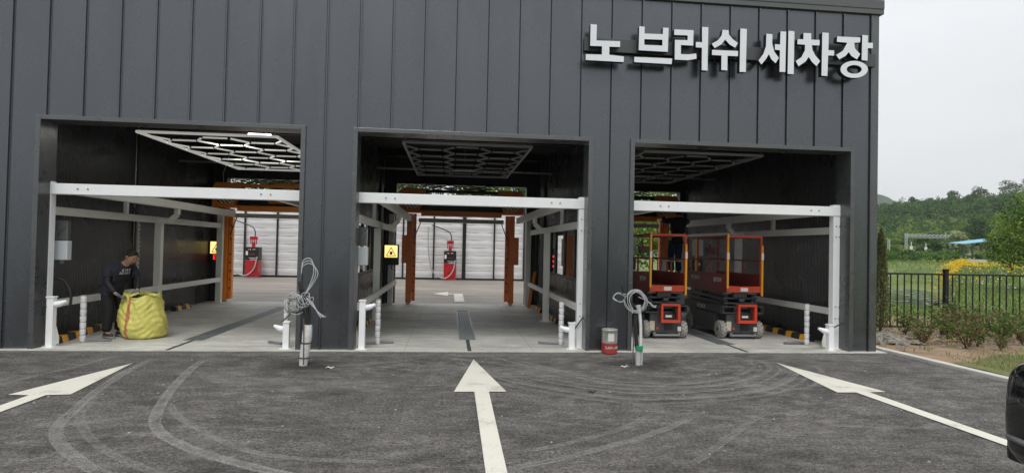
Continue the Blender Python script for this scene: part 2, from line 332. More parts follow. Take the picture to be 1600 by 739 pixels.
# tyre marks: thin dust sheets that follow curved paths
TR = {"a": (.17,.75,[[-3.96,-0.57],[-3.85,-1.59],[-3.69,-2.39],[-3.49,-3.11],[-3.31,-3.69],[-3.14,-4.01],[-2.88,-4.34],[-2.54,-4.68],[-2.34,-4.85],[-2.0,-5.08]]),
"b": (.13,.5,[[-3.64,-2.39],[-3.43,-3.11],[-3.26,-3.49],[-2.9,-4.01],[-2.55,-4.4],[-2.2,-4.7],[-1.97,-4.87],[-1.6,-5.1]]),
"c": (.17,.95,[[-3.29,-0.56],[-3.19,-1.32],[-2.98,-2.29],[-2.77,-3.05],[-2.55,-3.65],[-2.3,-4.04],[-1.95,-4.38],[-1.61,-4.63],[-1.31,-4.82],[-1.09,-4.94],[-0.8,-5.1]]),
"d": (.12,.6,[[-2.8,-2.88],[-2.45,-3.45],[-2.22,-3.73],[-1.76,-4.23],[-1.32,-4.55],[-0.8,-4.69],[-0.31,-4.74]]),
"e": (.16,.45,[[-4.49,-0.44],[-4.54,-0.58],[-4.6,-1.26],[-4.72,-1.71],[-4.8,-2.22],[-4.88,-2.56]]),
"f": (.12,.65,[[0.24,-0.34],[0.63,-0.52],[1.02,-1.09],[1.51,-1.74],[1.96,-2.24],[2.72,-2.42],[3.13,-2.37],[3.61,-2.14],[4.11,-1.75],[4.48,-1.31],[4.6,-0.91],[4.52,-0.47]]),
"f2": (.10,.6,[[0.9,-0.6],[1.25,-1.2],[1.7,-1.8],[2.1,-2.13],[2.72,-2.27],[3.13,-2.2],[3.55,-1.98],[3.98,-1.6],[4.3,-1.2],[4.4,-0.85],[4.34,-0.5]]),
"g": (.12,.8,[[-0.03,-0.52],[0.59,-1.86],[1.0,-2.34],[1.56,-2.77],[2.0,-2.97],[2.35,-2.98],[2.89,-2.9],[3.35,-2.75],[3.84,-2.49],[4.36,-2.02],[4.78,-1.47],[4.79,-1.08]]),
"h": (.12,.55,[[3.38,-2.95],[4.01,-2.6],[4.43,-2.38],[4.87,-1.89],[5.19,-1.31],[5.12,-0.99]]),
"i": (.12,.5,[[0.49,-4.58],[0.88,-4.44],[1.32,-4.17],[1.58,-3.99],[2.06,-3.49]]),
"j": (.14,.6,[[0.22,-5.06],[0.47,-4.91],[0.93,-4.7],[1.58,-4.3],[1.99,-4.0],[2.52,-3.51]]),
"p": (.8,.4,[[-6.2,-.26],[-3,-.22],[0,-.27],[3,-.22],[6.9,-.26]]),
"m": (1.0,.5,[[4.95,-.32],[5.5,-.42],[6.1,-.55],[6.7,-.8]]),
"n": (.8,.35,[[-1.0,-.9],[-.2,-1.4],[.9,-1.5],[1.8,-1.3]]),
"o": (.8,.3,[[-3.0,-1.4],[-2.2,-2.2],[-1.2,-2.3],[-.3,-2.0]]),
"k": (.12,.5,[[1.8,-4.92],[2.04,-4.7],[2.5,-4.21],[2.95,-3.75],[3.36,-3.36]])}
def smooth_path(P, n=9):
    P = [np.array(p, float) for p in P]; P = [2*P[0]-P[1]] + P + [2*P[-1]-P[-2]]; out = []
    for i in range(1, len(P)-2):
        for k in range(n):
            t = k/n; a, b, c, d = P[i-1], P[i], P[i+1], P[i+2]
            out.append(.5*((2*b)+(-a+c)*t+(2*a-5*b+4*c-d)*t*t+(-a+3*b-3*c+d)*t**3))
    out.append(P[-2]); return out
for q_, (sc, off, al_) in enumerate(((.90,.05,.6), (.80,.02,.45), (1.07,-.05,.5), (.97,.0,.5), (.7,.0,.35))):     # further arcs of the same turning circle
    c0 = np.array([2.4, -1.0]); TR['arc%d' % q_] = (.07, al_, [(c0+(np.array(p)-c0)*sc+off).tolist() for p in TR['g'][2][1:]])
for i, (k, (w, al, P)) in enumerate(TR.items()):
    al = min(1, al*1.15)
    Q = smooth_path(P); v = []; f = []; e = []
    for j, p in enumerate(Q):
        a = Q[max(0, j-1)]; b_ = Q[min(len(Q)-1, j+1)]; d = (b_-a)/np.linalg.norm(b_-a); nn = np.array([-d[1], d[0]])
        fade = min(1, j/5, (len(Q)-1-j)/5)
        for s, ee in ((-1,0),(-.8,1),(-.15,.7),(.15,.7),(.8,1),(1,0)):
            q = p + nn*s*w*.33; v.append((q[0], q[1], .003+.0003*i)); e.append(ee*fade)
    for j in range(len(Q)-1):
        for c in range(5): f.append((j*6+c, j*6+c+1, (j+1)*6+c+1, (j+1)*6+c))
    o = MB().add(v, f).build('tyre_mark', dustmat('dust', al), parent=lot, fix=False)
    at_ = o.data.attributes.new('edge', 'FLOAT', 'POINT'); at_.data.foreach_set('value', e)

def flat(name, poly, m, z, label=None, cat=None):
    o = MB().add([(x, y, z) for x, y in poly], [tuple(range(len(poly)))]).build(name, m, loc=(poly[0][0], poly[0][1], 0), fix=False)
    if o.data.polygons[0].normal.z < 0: o.data.flip_normals()
    if label: tag(o, label, cat)
    return o
flat('painted_arrow', [(.37,-.74),(.08,-2.63),(.305,-2.63),(.28,-6.2),(.43,-6.2),(.465,-2.63),(.66,-2.63)], M_paint, .0092, 'white painted arrow on the asphalt pointing into the middle bay', 'road marking')
flat('painted_arrow', [(-4.04,-1.04),(-4.41,-2.68),(-4.2,-2.70),(-4.17,-6.2),(-4.02,-6.2),(-4.04,-2.70),(-3.82,-2.68)], M_paint, .0092, 'white painted arrow on the asphalt pointing into the left bay with the sack', 'road marking')
flat('painted_arrow', [(4.77,-.95),(4.50,-2.73),(4.73,-2.73),(4.76,-6.2),(4.91,-6.2),(4.90,-2.73),(5.12,-2.71)], M_paint, .0092, 'white painted arrow pointing into the right bay with the lifts', 'road marking')
flat('painted_arrow', [(-.55,10.9),(-.02,10.1),(-.02,10.72),(.17,10.72),(.17,8.05),(.46,8.05),(.46,11.05),(-.02,11.05),(-.02,11.7)], M_paint, .008, 'small white bent arrow painted on the paving behind the middle bay, pointing left', 'road marking')

# saw cut joints in the slab and the pale lip at its front edge
q = MB()
for x in (-.65, 1.32): q.box(x-.0025, x+.0025, -.1, 7.4, .0125, .0135)
for y in (.28, 3.7): q.box(-6.3, 6.8, y-.004, y+.004, .0138, .0146)
o = q.build('saw_joint', mat('joint dark', (.20,.19,.17), .9), parent=bpy.data.objects['concrete_floor'])
# floor drains: slotted grates with a narrow channel in front
def drain(x, y0, y1, label, dx0=0, w=.27):
    t = thing('floor_drain', label, 'drain', (x, y0, .012), 'steel drain grates down the middle of the bays')
    n = int((y1-y0)/.5); fr = MB(); g = MB()
    fr.box(x-w/2-.012, x-w/2, y0, y1, .0, .018); fr.box(x+w/2, x+w/2+.012, y0, y1, .0, .018); fr.build('grate_frame', M_steel, t)
    for i in range(n):
        a = y0+i*.5; g.box(x-w/2+.004, x+w/2-.004, a+.006, a+.02, .008, .02); g.box(x-w/2+.004, x+w/2-.004, a+.48, a+.494, .008, .02)
        for k in range(6): xx = x-w/2+.004+k*(w-.028)/5; g.box(xx, xx+.02, a+.02, a+.48, .008, .02)
        for k in range(1, 9): g.box(x-w/2+.02, x+w/2-.02, a+.02+k*.05, a+.045+k*.05, .006, .016)
    g.build('grate', mat('galvanised grate', (.26,.30,.31), .5, .5, var=.2), t)
    MB().box(x-w/2, x+w/2, y0, y1, .0124, .0135).build('channel', mat('channel grey', (.09,.10,.10), .6) if 'channel grey' not in bpy.data.materials else bpy.data.materials['channel grey'], t)
    MB().box(x-.03, x+.03, -.1, y0, .0124, .015).build('slot', mat('slot green grey', (.05,.06,.055), .6), t)
    return t
drain(.335, 1.0, 5.7, 'steel drain grate in the floor of the middle bay')
drain(-4.05, .8, 6.0, 'steel drain grate in the floor of the left bay beside the sack')
drain(4.78, .6, 6.0, 'steel drain grate in the floor of the right bay between the lifts')

# ------------------------------------------------------------------ the building
XL, XR, HT = -11.5, 7.07, 5.62
B = thing('car_wash_building', 'long charcoal metal car wash building with three open drive-through bays', 'building', (0, 3.7, 0))
OP = [(-5.90,-2.26), (-1.43,2.15), (2.89,6.57)]; OH = 3.31; TH = .34
fw = MB(); xs = [XL] + [q for o in OP for q in o] + [XR]
for i in range(0, len(xs), 2): fw.box(xs[i], xs[i+1], 0, TH, .012, OH)
fw.box(XL, XR, 0, TH, OH, HT)
k = -10
while True:
    x = -6.33+.4908*k; k += 1
    if x > 6.95: break
    if x < XL+.1: continue
    inop = any(a-.07 < x < b_+.07 for a, b_ in OP)
    z0 = OH+.06 if inop else .012
    fw.box(x-.009, x+.009, -.028, .001, z0, HT-.02)
    fw.k = 1; fw.box(x-.024, x-.009, -.003, .001, z0, HT-.02); fw.k = 0  # dark strip paints the line of shade beside each standing rib
    fw.box(x+.009, x+.03, -.006, .001, z0, HT-.02)
fw.build('front_wall', [M_clad, M_seam_shade], B)
for a, b_ in OP:        # flashing round each opening: jambs, head and the lining of the reveal
    q = MB(); q.box(a-.065, a+.003, -.034, TH+.004, .012, OH+.06); q.box(b_-.003, b_+.065, -.034, TH+.004, .012, OH+.06); q.box(a+.004, b_-.004, -.0335, TH+.003, OH-.003, OH+.06)
    q.box(a-.067, a+.005, -.0355, .02, 2.66, 2.668); q.box(b_-.005, b_+.067, -.0355, .02, 2.66, 2.668)
    q.build('opening_trim', M_trim, B, bevel=.003)
q = MB(); q.box(XR-.13, XR-.03+.012, -.012, .05, .012, HT); q.box(XR-.132, XR-.03+.014, -.015, .02, 2.66, 2.668); q.build('corner_trim', M_trim, B, bevel=.004)
q = MB(); q.box(XL, XR+.05, -.05, .35, HT, HT+.085); q.box(XL, XR+.05, -.06, .38, HT+.085, HT+.235)
for x in (-8.9, -5.1, -1.3, 2.6, 5.4): q.box(x, x+.006, -.063, .385, HT+.083, HT+.238)
q.box(XR-.3, XR+.09, .38, 7.8, HT+.085, HT+.235)
q.build('coping', M_cope, B, bevel=.006)
sw = MB(); sw.box(XR-.14, XR, TH, 7.8, .012, HT+.08)
for i in range(15): sw.box(XR-.001, XR+.028, .6+i*.49, .618+i*.49, .012, HT)
sw.build('side_wall', M_clad, B)
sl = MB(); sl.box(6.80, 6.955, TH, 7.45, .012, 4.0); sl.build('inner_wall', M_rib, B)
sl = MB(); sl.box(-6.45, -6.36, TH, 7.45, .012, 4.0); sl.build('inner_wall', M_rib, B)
for (xc_) in (-1.86, 2.52):     # partitions between bays: ribbed lower wall, row of windows, solid rear
    q = MB(); y0, y1, z0, z1 = .45, 5.85, .97, 2.18
    q.box(xc_-.07, xc_+.07, TH, y0, .012, 4.0); q.box(xc_-.07, xc_+.07, y1, 7.45, .012, 4.0)
    q.box(xc_-.07, xc_+.07, y0, y1, .012, z0); q.box(xc_-.07, xc_+.07, y0, y1, z1, 4.0)
    pt = q.build('partition_wall', M_rib, B)
    for i in range(5):
        a = y0+(y1-y0)*i/5; b_ = y0+(y1-y0)*(i+1)/5
        w = MB(); w.box(xc_-.03, xc_+.03, a, a+.07, z0, z1); w.box(xc_-.03, xc_+.03, b_-.07, b_-.002, z0, z1); w.box(xc_-.029, xc_+.029, a+.07, b_-.07, z0, z0+.05); w.box(xc_-.029, xc_+.029, a+.07, b_-.07, z1-.05, z1)
        f_ = w.build('window', M_black, pt); MB().box(xc_-.003, xc_+.003, a+.07, b_-.07, z0+.05, z1-.05).build('pane', M_glass, f_)
        
    MB().box(xc_-.13, xc_+.13, 5.95, 6.1, .012, 4.0).build('column', M_beamd, B); MB().box(xc_-.13, xc_+.13, 7.2, 7.44, .012, 4.0).build('column', M_beamd, B)
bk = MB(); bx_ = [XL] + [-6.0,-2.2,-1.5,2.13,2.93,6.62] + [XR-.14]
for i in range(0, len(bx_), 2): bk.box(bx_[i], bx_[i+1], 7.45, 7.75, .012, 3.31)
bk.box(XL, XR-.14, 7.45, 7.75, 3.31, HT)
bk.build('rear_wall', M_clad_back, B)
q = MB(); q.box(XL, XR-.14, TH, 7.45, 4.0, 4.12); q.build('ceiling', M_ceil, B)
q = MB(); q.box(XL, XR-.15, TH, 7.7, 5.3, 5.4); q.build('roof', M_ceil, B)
for y in (1.0, 3.4, 5.8):
    q = MB(); q.box(-6.3, 6.78, y-.06, y+.06, 3.82, 3.84); q.box(-6.3, 6.78, y-.008, y+.008, 3.84, 4.0); q.box(-6.3, 6.78, y-.06, y+.06, 3.98, 3.999); q.build('roof_beam', M_beamd, B)
q = MB(); q.tube([(-6.3, .8, 3.55), (6.7, .8, 3.55)], .02); q.tube([(-6.3, 5.3, 3.45), (6.7, 5.3, 3.45)], .025); q.build('ceiling_conduit', M_steel, B)

# ------------------------------------------------------------------ shop sign
LET = {"a": [[[2.092, 5.088], [2.191, 5.087], [2.189, 4.84], [2.567, 4.849], [2.565, 4.757], [2.396, 4.754], [2.398, 4.627], [2.631, 4.614], [2.629, 4.526], [2.024, 4.526], [2.026, 4.617], [2.279, 4.624], [2.28, 4.754], [2.092, 4.75]]], "b": [[[2.869, 5.102], [2.956, 5.101], [2.955, 4.992], [3.251, 5.0], [3.253, 5.102], [3.344, 5.104], [3.337, 4.725], [2.866, 4.725]], "H", [[2.953, 4.904], [3.246, 4.911], [3.247, 4.819], [2.955, 4.815]], [[2.798, 4.617], [3.409, 4.624], [3.404, 4.534], [2.796, 4.535]]], "c": [[[3.436, 5.087], [3.752, 5.092], [3.749, 4.847], [3.548, 4.846], [3.551, 4.701], [3.673, 4.704], [3.802, 4.724], [3.807, 4.642], [3.668, 4.611], [3.45, 4.609], [3.449, 4.922], [3.656, 4.928], [3.655, 5.004], [3.437, 4.998]], [[3.891, 5.153], [3.994, 5.153], [3.991, 4.463], [3.895, 4.465], [3.893, 4.822], [3.791, 4.823], [3.793, 4.909], [3.895, 4.908]]], "d": [[[4.229, 5.127], [4.329, 5.126], [4.337, 5.057], [4.4, 4.987], [4.488, 4.932], [4.444, 4.853], [4.35, 4.898], [4.276, 4.973], [4.212, 4.893], [4.102, 4.827], [4.053, 4.894], [4.159, 4.957], [4.216, 5.036]], [[4.062, 4.798], [4.493, 4.803], [4.491, 4.719], [4.318, 4.716], [4.318, 4.483], [4.218, 4.485], [4.218, 4.717], [4.059, 4.715]], [[4.526, 5.165], [4.634, 5.165], [4.626, 4.473], [4.522, 4.471]]], "e": [[[4.963, 5.107], [5.065, 5.106], [5.063, 4.958], [5.1, 4.826], [5.179, 4.73], [5.124, 4.64], [5.049, 4.706], [5.01, 4.781], [4.962, 4.701], [4.886, 4.607], [4.836, 4.671], [4.915, 4.776], [4.959, 4.902]], [[5.201, 5.158], [5.297, 5.16], [5.291, 4.507], [5.193, 4.506], [5.195, 4.855], [5.11, 4.857], [5.109, 4.948], [5.197, 4.946]], [[5.335, 5.176], [5.438, 5.175], [5.433, 4.481], [5.33, 4.479]]], "f": [[[5.591, 5.157], [5.726, 5.159], [5.724, 5.057], [5.87, 5.059], [5.868, 4.97], [5.739, 4.967], [5.747, 4.896], [5.798, 4.804], [5.882, 4.717], [5.822, 4.63], [5.739, 4.7], [5.688, 4.774], [5.632, 4.694], [5.513, 4.613], [5.466, 4.695], [5.56, 4.761], [5.619, 4.872], [5.622, 4.967], [5.49, 4.969], [5.493, 5.05], [5.592, 5.053]], [[5.915, 5.183], [6.026, 5.183], [6.023, 4.901], [6.123, 4.903], [6.12, 4.818], [6.02, 4.816], [6.01, 4.48], [5.909, 4.482]]], "g": [[[6.171, 5.134], [6.576, 5.14], [6.569, 5.061], [6.468, 5.045], [6.483, 4.954], [6.575, 4.867], [6.518, 4.779], [6.419, 4.831], [6.375, 4.89], [6.322, 4.826], [6.211, 4.762], [6.156, 4.831], [6.274, 4.905], [6.348, 5.042], [6.168, 5.045]], [[6.608, 5.183], [6.71, 5.182], [6.707, 5.062], [6.795, 5.064], [6.796, 4.975], [6.705, 4.973], [6.703, 4.768], [6.601, 4.77]], [[6.712, 4.626], [6.706, 4.594], [6.689, 4.564], [6.661, 4.536], [6.623, 4.512], [6.578, 4.493], [6.527, 4.48], [6.474, 4.474], [6.421, 4.474], [6.371, 4.482], [6.325, 4.496], [6.287, 4.517], [6.259, 4.541], [6.241, 4.57], [6.234, 4.601], [6.24, 4.632], [6.257, 4.662], [6.285, 4.69], [6.323, 4.714], [6.368, 4.733], [6.418, 4.746], [6.471, 4.753], [6.524, 4.752], [6.575, 4.744], [6.62, 4.73], [6.659, 4.71], [6.688, 4.685], [6.706, 4.656]], "H", [[6.603, 4.62], [6.6, 4.604], [6.59, 4.588], [6.575, 4.574], [6.554, 4.561], [6.53, 4.552], [6.502, 4.545], [6.473, 4.542], [6.444, 4.542], [6.417, 4.546], [6.392, 4.553], [6.371, 4.563], [6.356, 4.576], [6.346, 4.591], [6.343, 4.606], [6.346, 4.622], [6.355, 4.638], [6.37, 4.652], [6.391, 4.665], [6.415, 4.674], [6.443, 4.681], [6.472, 4.684], [6.501, 4.684], [6.528, 4.68], [6.553, 4.673], [6.574, 4.663], [6.59, 4.65], [6.6, 4.636]]]}
sg = thing('wall_sign', 'large white raised Korean letters on a grey rail at the top right of the facade', 'sign', (4.2, -.05, 4.8))
MB().box(2.03, 6.95, -.085, -.03, 4.72, 4.93).build('mounting_rail', mat('sign rail grey', (.075,.078,.08), .4, .1), sg, bevel=.003)
for x in np.arange(2.3, 6.9, .6): MB().box(x, x+.03, -.032, .0, 4.74, 4.90).build('rail_bracket', M_trim, sg)
from mathutils.geometry import tessellate_polygon
def smoothpoly(P): return P
for key, parts in LET.items():
    mb = MB(); i = 0; groups = []
    while i < len(parts):
        outer = parts[i]; holes = []
        if i+2 < len(parts)+0 and i+1 < len(parts) and parts[i+1] == 'H': holes = [parts[i+2]]; i += 3
        else: i += 1
        groups.append([outer]+holes)
    for g in groups:
        flatp = [p for ring in g for p in ring]
        tris = tessellate_polygon([[Vector((x, z, 0)) for x, z in ring] for ring in g])
        mb.k = 0; mb.add([(x, -.22, z) for x, z in flatp], [tuple(t) for t in tris])
        mb.k = 1; mb.add([(x, -.13, z) for x, z in flatp], [tuple(reversed(t)) for t in tris])
        for ring in g:
            n_ = len(ring); mb.k = 1
            v = [(x, -.22, z) for x, z in ring] + [(x, -.13, z) for x, z in ring]
            mb.add(v, [(a, (a+1) % n_, (a+1) % n_+n_, a+n_) for a in range(n_)])
    cx = sum(p[0] for p in groups[0][0])/len(groups[0][0])
    mb.k = 1; mb.box(cx-.015, cx+.015, -.131, -.084, 4.78, 4.81)
    o = mb.build('letter', [M_let, M_letside], sg, fix=False)
    bm = bmesh.new(); bm.from_mesh(o.data); bmesh.ops.remove_doubles(bm, verts=bm.verts, dist=.0005); bmesh.ops.recalc_face_normals(bm, faces=bm.faces); bm.to_mesh(o.data); bm.free()

# ------------------------------------------------------------------ white portal frames in the bays (built at bay centre x=0)
def wash_frame(cx, label, xl, xr):
    t = thing('portal_frame', label, 'frame', (cx, 0, .012), 'white steel frames lining the wash bays')
    X = lambda q: cx+q
    fb = MB().box(X(-1.83), X(1.83), .22, .36, 2.25, 2.41).build('front_beam', M_white, t, bevel=.006)
    bl = MB()
    for s in (-1, 1):
        for d in (1.38, 1.24):
            for z in (2.335,):
                bl.tube([(X(s*d), .222, z), (X(s*d), .207, z)], .012, 8)
    bl.build('bolt', M_steel, fb)
    for s in (-1, 1):
        for (y, w, nm) in ((.29, .15, 'f'), (3.65, .13, 'm'), (7.0, .14, 'b')):
            x = (xl if s < 0 else xr)-cx - (s*.03 if nm == 'm' else 0)
            top = 2.44 if nm == 'f' else 1.95 if nm == 'm' else 2.44
            ps = MB().box(X(x-w/2), X(x+w/2), y-.06, y+.06, .02, top).build('post', M_white if nm == 'f' else M_galv, t, bevel=.006)
            q = MB(); q.box(X(x-w/2-.07), X(x+w/2+.07), y-.12, y+.12, .012, .022); q.build('base_plate', M_galv, ps)
            if nm == 'f':
                b2 = MB()
                for z in (2.08, 1.9, .72, .52):
                    b2.tube([(X(x-.03), .232, z), (X(x-.03), .22, z)], .011, 8); b2.tube([(X(x+.03), .232, z), (X(x+.03), .22, z)], .011, 8)
                b2.build('bolt', M_steel, ps)
                g = MB(); g.prism([(0, .02), (-s*.10, .02), (-s*.10, .12), (-s*.02, .42), (0, .42)], lambda a, b: (X(x-s*w/2+a), .36, b), lambda a, b: (X(x-s*w/2+a), .366, b)); g.build('gusset', M_galv, ps)
        up = MB().box(X(s*1.83-.035), X(s*1.83+.035), .36, 6.93, 1.95, 2.075).build('upper_rail', M_galv, t, bevel=.004)
        lo = MB().box(X(s*1.80-.03), X(s*1.80+.03), .36, 6.93, .56, .67).build('lower_rail', M_galv, t, bevel=.004)
        sb = MB().box(X(s*1.46-.05), X(s*1.46+.05), .37, 6.85, 2.25, 2.40).build('top_beam', M_galv, t, bevel=.004)
        br = MB(); P = [(X(s*1.46), 3.65, 2.25), (X(s*1.46), 3.65, 2.13), (X(s*1.60), 3.65, 2.0), (X(s*1.795), 3.65, 2.0)]
        for a, b_ in zip(P, P[1:]): br.bar(a, b_, .09, .09, (0,1,0))
        br.build('brace', M_galv, t, bevel=.003)
        MB().box(X(s*1.83-.03), X(s*1.83+.03), 2.4, 2.47, 2.075, 2.4).build('hanger', M_galv, t)
    return t
wash_frame(-4.13, 'white steel frame round the left bay beside the man and the yellow sack', -5.96, -2.185)
wash_frame(.37, 'white steel frame round the empty middle bay', -1.565, 2.14)
wash_frame(4.80, 'white steel frame round the right bay above the scissor lifts', 2.86, 6.53)

# ------------------------------------------------------------------ orange gantries
def gantry(cx, label, mo, busy):
    t = thing('wash_gantry', label, 'wash machine', (cx, 7.2, .012), 'orange car wash gantries at the back of the bays')
    X = lambda q: cx+q; y = 7.22
    for s in (-1, 1):
        q = MB(); q.box(X(s*1.40-.075), X(s*1.40+.075), y-.08, y+.07, .06, 2.47); q.box(X(s*1.27-.045), X(s*1.27+.045), y-.02, y+.12, .1, 2.47)
        q.box(X(s*1.34-.02), X(s*1.34+.02), y+.02, y+.06, .3, 2.4)
        lg = q.build('leg', mo, t, bevel=.004)
        h = MB()
        for z in (.35,.58,.8,1.02,1.25,1.65,2.0): h.box(X(s*1.27-.016), X(s*1.27+.016), y-.024, y-.018, z, z+.05)
        h.build('slot_hole', M_black, lg)
        MB().box(X(s*1.40-.05), X(s*1.40+.05), y-.05, y+.05, .012, .06).build('foot', M_steel, lg)
        MB().box(X(s*1.53-.07), X(s*1.53+.07), y-.06, y+.05, 1.12, 1.88).build('side_box', mo, t, bevel=.006)
        q = MB(); q.prism([(1.70, 2.50), (1.70, 3.00), (1.62, 3.15), (1.02, 3.15), (.98, 3.08), (1.14, 2.58), (1.0, 2.50)], lambda a, b: (X(s*a), y-.22, b), lambda a, b: (X(s*a), y+.2, b))
        hd = q.build('head_box', mo, t, bevel=.006)
        c = MB()
        for i in range(8):
            for j in range(4):
                if (i+j) % 2 == 0:
                    c.k = 0
                else: c.k = 1
                u = (i-3.5)*.05; v_ = (j-1.5)*.032
                if (u/.2)**2+(v_/.075)**2 > 1.1: continue
                c.box(X(s*1.36+u-.025)+v_*.4, X(s*1.36+u+.025)+v_*.4, y-.226, y-.221, 2.68+v_-.016, 2.68+v_+.016)
        c.build('checker_emblem', [M_galv, M_black], hd)
        r = MB(); r.bar((X(s*1.28), y-.05, 1.78), (X(s*1.10), y-.1, 2.25), .02); r.build('stay_rod', M_black, t)
        for z_, x_ in ((1.9, 1.2), (2.08, 1.14)):
            pass
    MB().box(X(-1.1), X(1.1), y-.12, y+.1, 2.42, 2.56).build('lower_beam', mo, t, bevel=.004)
    MB().box(X(-1.02), X(1.02), y-.16, y-.06, 3.05, 3.13).build('upper_beam', mo if busy else M_black, t, bevel=.004)
    MB().box(X(-1.2), X(1.2), y+.0, y+.14, 2.565, 2.98).build('back_tray', M_black, t)
    MB().box(X(-1.16), X(1.16), y-.13, y-.02, 2.24, 2.35).build('spray_bar', mat('spray bar', (.42,.40,.34), .4, var=.1), t, bevel=.01)
    # drag chains: rows of short links
    g = np.random.default_rng(int(cx*7+50)); c = MB()
    for row in range(6):
        for i in range(34):
            x = -1.05+i*.063; z = 2.6+row*.085 + .02*math.sin(i*.8+row); 
            if g.random() < .12: continue
            c.box(X(x), X(x+.045), y-.1-.015*row % .05, y-.04, z, z+.055)
    c.build('drag_chain', M_rub, t)
    for i in range(6):
        P = []; z = 3.14+.02*i; a = g.uniform(-1.3, -.6); b_ = g.uniform(.6, 1.3)
        for k in range(16):
            P.append((X(a+(b_-a)*k/15), y-.1+.06*math.sin(k*.9+i), z+.03*math.sin(k*1.7+i*2)))
        MB().tube(P, .013, 6).build('cable', M_rub if i % 2 else M_steel, t)
    if busy:        # coiled orange hose
        P = []
        for k in range(170):
            a = k*.55; P.append((X(-.1+k*.0065), y-.19+.05*math.cos(a), 3.16+.05*math.sin(a)))
        MB().tube(P, .012, 6).build('coiled_hose', M_orange2, t)
        P = []
        for k in range(70):
            a = k*.6; P.append((X(-.3+k*.006), y-.19+.04*math.cos(a), 2.68+.05*math.sin(a)))
        MB().tube(P, .012, 6).build('coiled_hose', M_orange2, t)
        P = [(X(-1.45), y-.1, 3.05), (X(-1.5), y-.05, 3.4), (X(-1.4), y, 3.75), (X(-1.35), y, 4.0)]; MB().tube(P, .008, 6).build('hanging_cable', M_paper, t)
    return t
gantry(-4.50, 'orange wash gantry, coloured lighter as lit, with coiled hose at the back of the left bay', M_orange2, True)
gantry(.30, 'orange wash gantry at the back of the middle bay above the bent arrow', M_orange, False)
gantry(4.72, 'orange wash gantry at the back of the right bay, mostly hidden by the scissor lifts', M_orange, False)

# ------------------------------------------------------------------ hexagonal light frames on the ceiling
def hexframe(cx, label, m, lit=False):
    t = thing('hexagon_light_frame', label, 'ceiling light', (cx, 3.65, 3.4), 'hexagonal light frames under the ceiling')
    X = lambda q: cx+q; y0, y1, w = 1.25, 6.05, 1.13; z = 3.4; s = .452; h = s*math.sqrt(3)
    q = MB()
    for a, b_ in (((-w,y0),(w,y0)), ((w,y0),(w,y1)), ((w,y1),(-w,y1)), ((-w,y1),(-w,y0))):
        q.bar((X(a[0]), a[1], z), (X(b_[0]), b_[1], z), .042, .04)
    q.build('outer_tube', m, t)
    seen = set(); hx = MB(); jn = MB()
    for c in (-1, 0, 1):
        for r in range(-1, 8):
            yy = y0+h*.5+r*h + (h/2 if c == 0 else 0) - h*.08; P = [(c*1.5*s+s*math.cos(R(60*i)), yy+s*math.sin(R(60*i))) for i in range(6)]
            for i in range(6):
                a, b_ = P[i], P[(i+1) % 6]
                if min(a[1], b_[1]) < y0-.02 or max(a[1], b_[1]) > y1+.02: continue
                key = tuple(sorted([(round(a[0], 2), round(a[1], 2)), (round(b_[0], 2), round(b_[1], 2))]))
                if key in seen: continue
                seen.add(key); A = Vector((X(a[0]), a[1], z-.004)); Bv = Vector((X(b_[0]), b_[1], z-.004)); d = (Bv-A)*.06
                hx.k = 0; hx.bar(A+d, Bv-d, .030, .026); hx.k = 1
                hx.box(A.x-.02, A.x+.02, A.y-.02, A.y+.02, z-.012, z+.012)
    hx.build('hexagon_tubes', [m, M_black], t)
    for (sx, yy) in ((-1, y0), (1, y0), (-1, y1), (1, y1), (0, 3.65)):
        MB().tube([(X(sx*w*.97), yy, z+.02), (X(sx*w*.97), yy, 4.0)], .004, 5).build('hanging_wire', M_steel, t)
    if lit:
        p = MB(); p.box(X(.62), X(.98), y0+.10, y0+.24, z+.03, z+.06)
        p.build('lit_lamp', mat('lamp glow', (.9,.9,.9), .4, emit=(1,.98,.92), es=9), t)
        for k, (xa, ya) in enumerate(((0,2.3),(0,4.2))):
            ld = bpy.data.lights.new('lamp_light', 'AREA'); ld.shape = 'RECTANGLE'; ld.size = 1.2; ld.size_y = .3; ld.energy = 7; ld.color = (1,.97,.88)
            lo = bpy.data.objects.new('lamp_light', ld); COL.objects.link(lo); lo.parent = t; lo.location = (xa, ya-3.65, .12)
    return t
M_hexlit = mat('lit hexagon tube', (.8,.8,.78), .4, emit=(1,.99,.93), es=.22)
M_hexoff = mat('unlit hexagon tube', (.40,.40,.42), .45)
hexframe(-4.1, 'hexagonal light frame with bright white tubes under the left bay ceiling, lit', M_hexlit, True)
hexframe(.28, 'unlit grey hexagonal light frame under the middle bay ceiling', M_hexoff)
hexframe(4.6, 'unlit grey hexagonal light frame under the right bay ceiling above the lifts', M_hexoff)

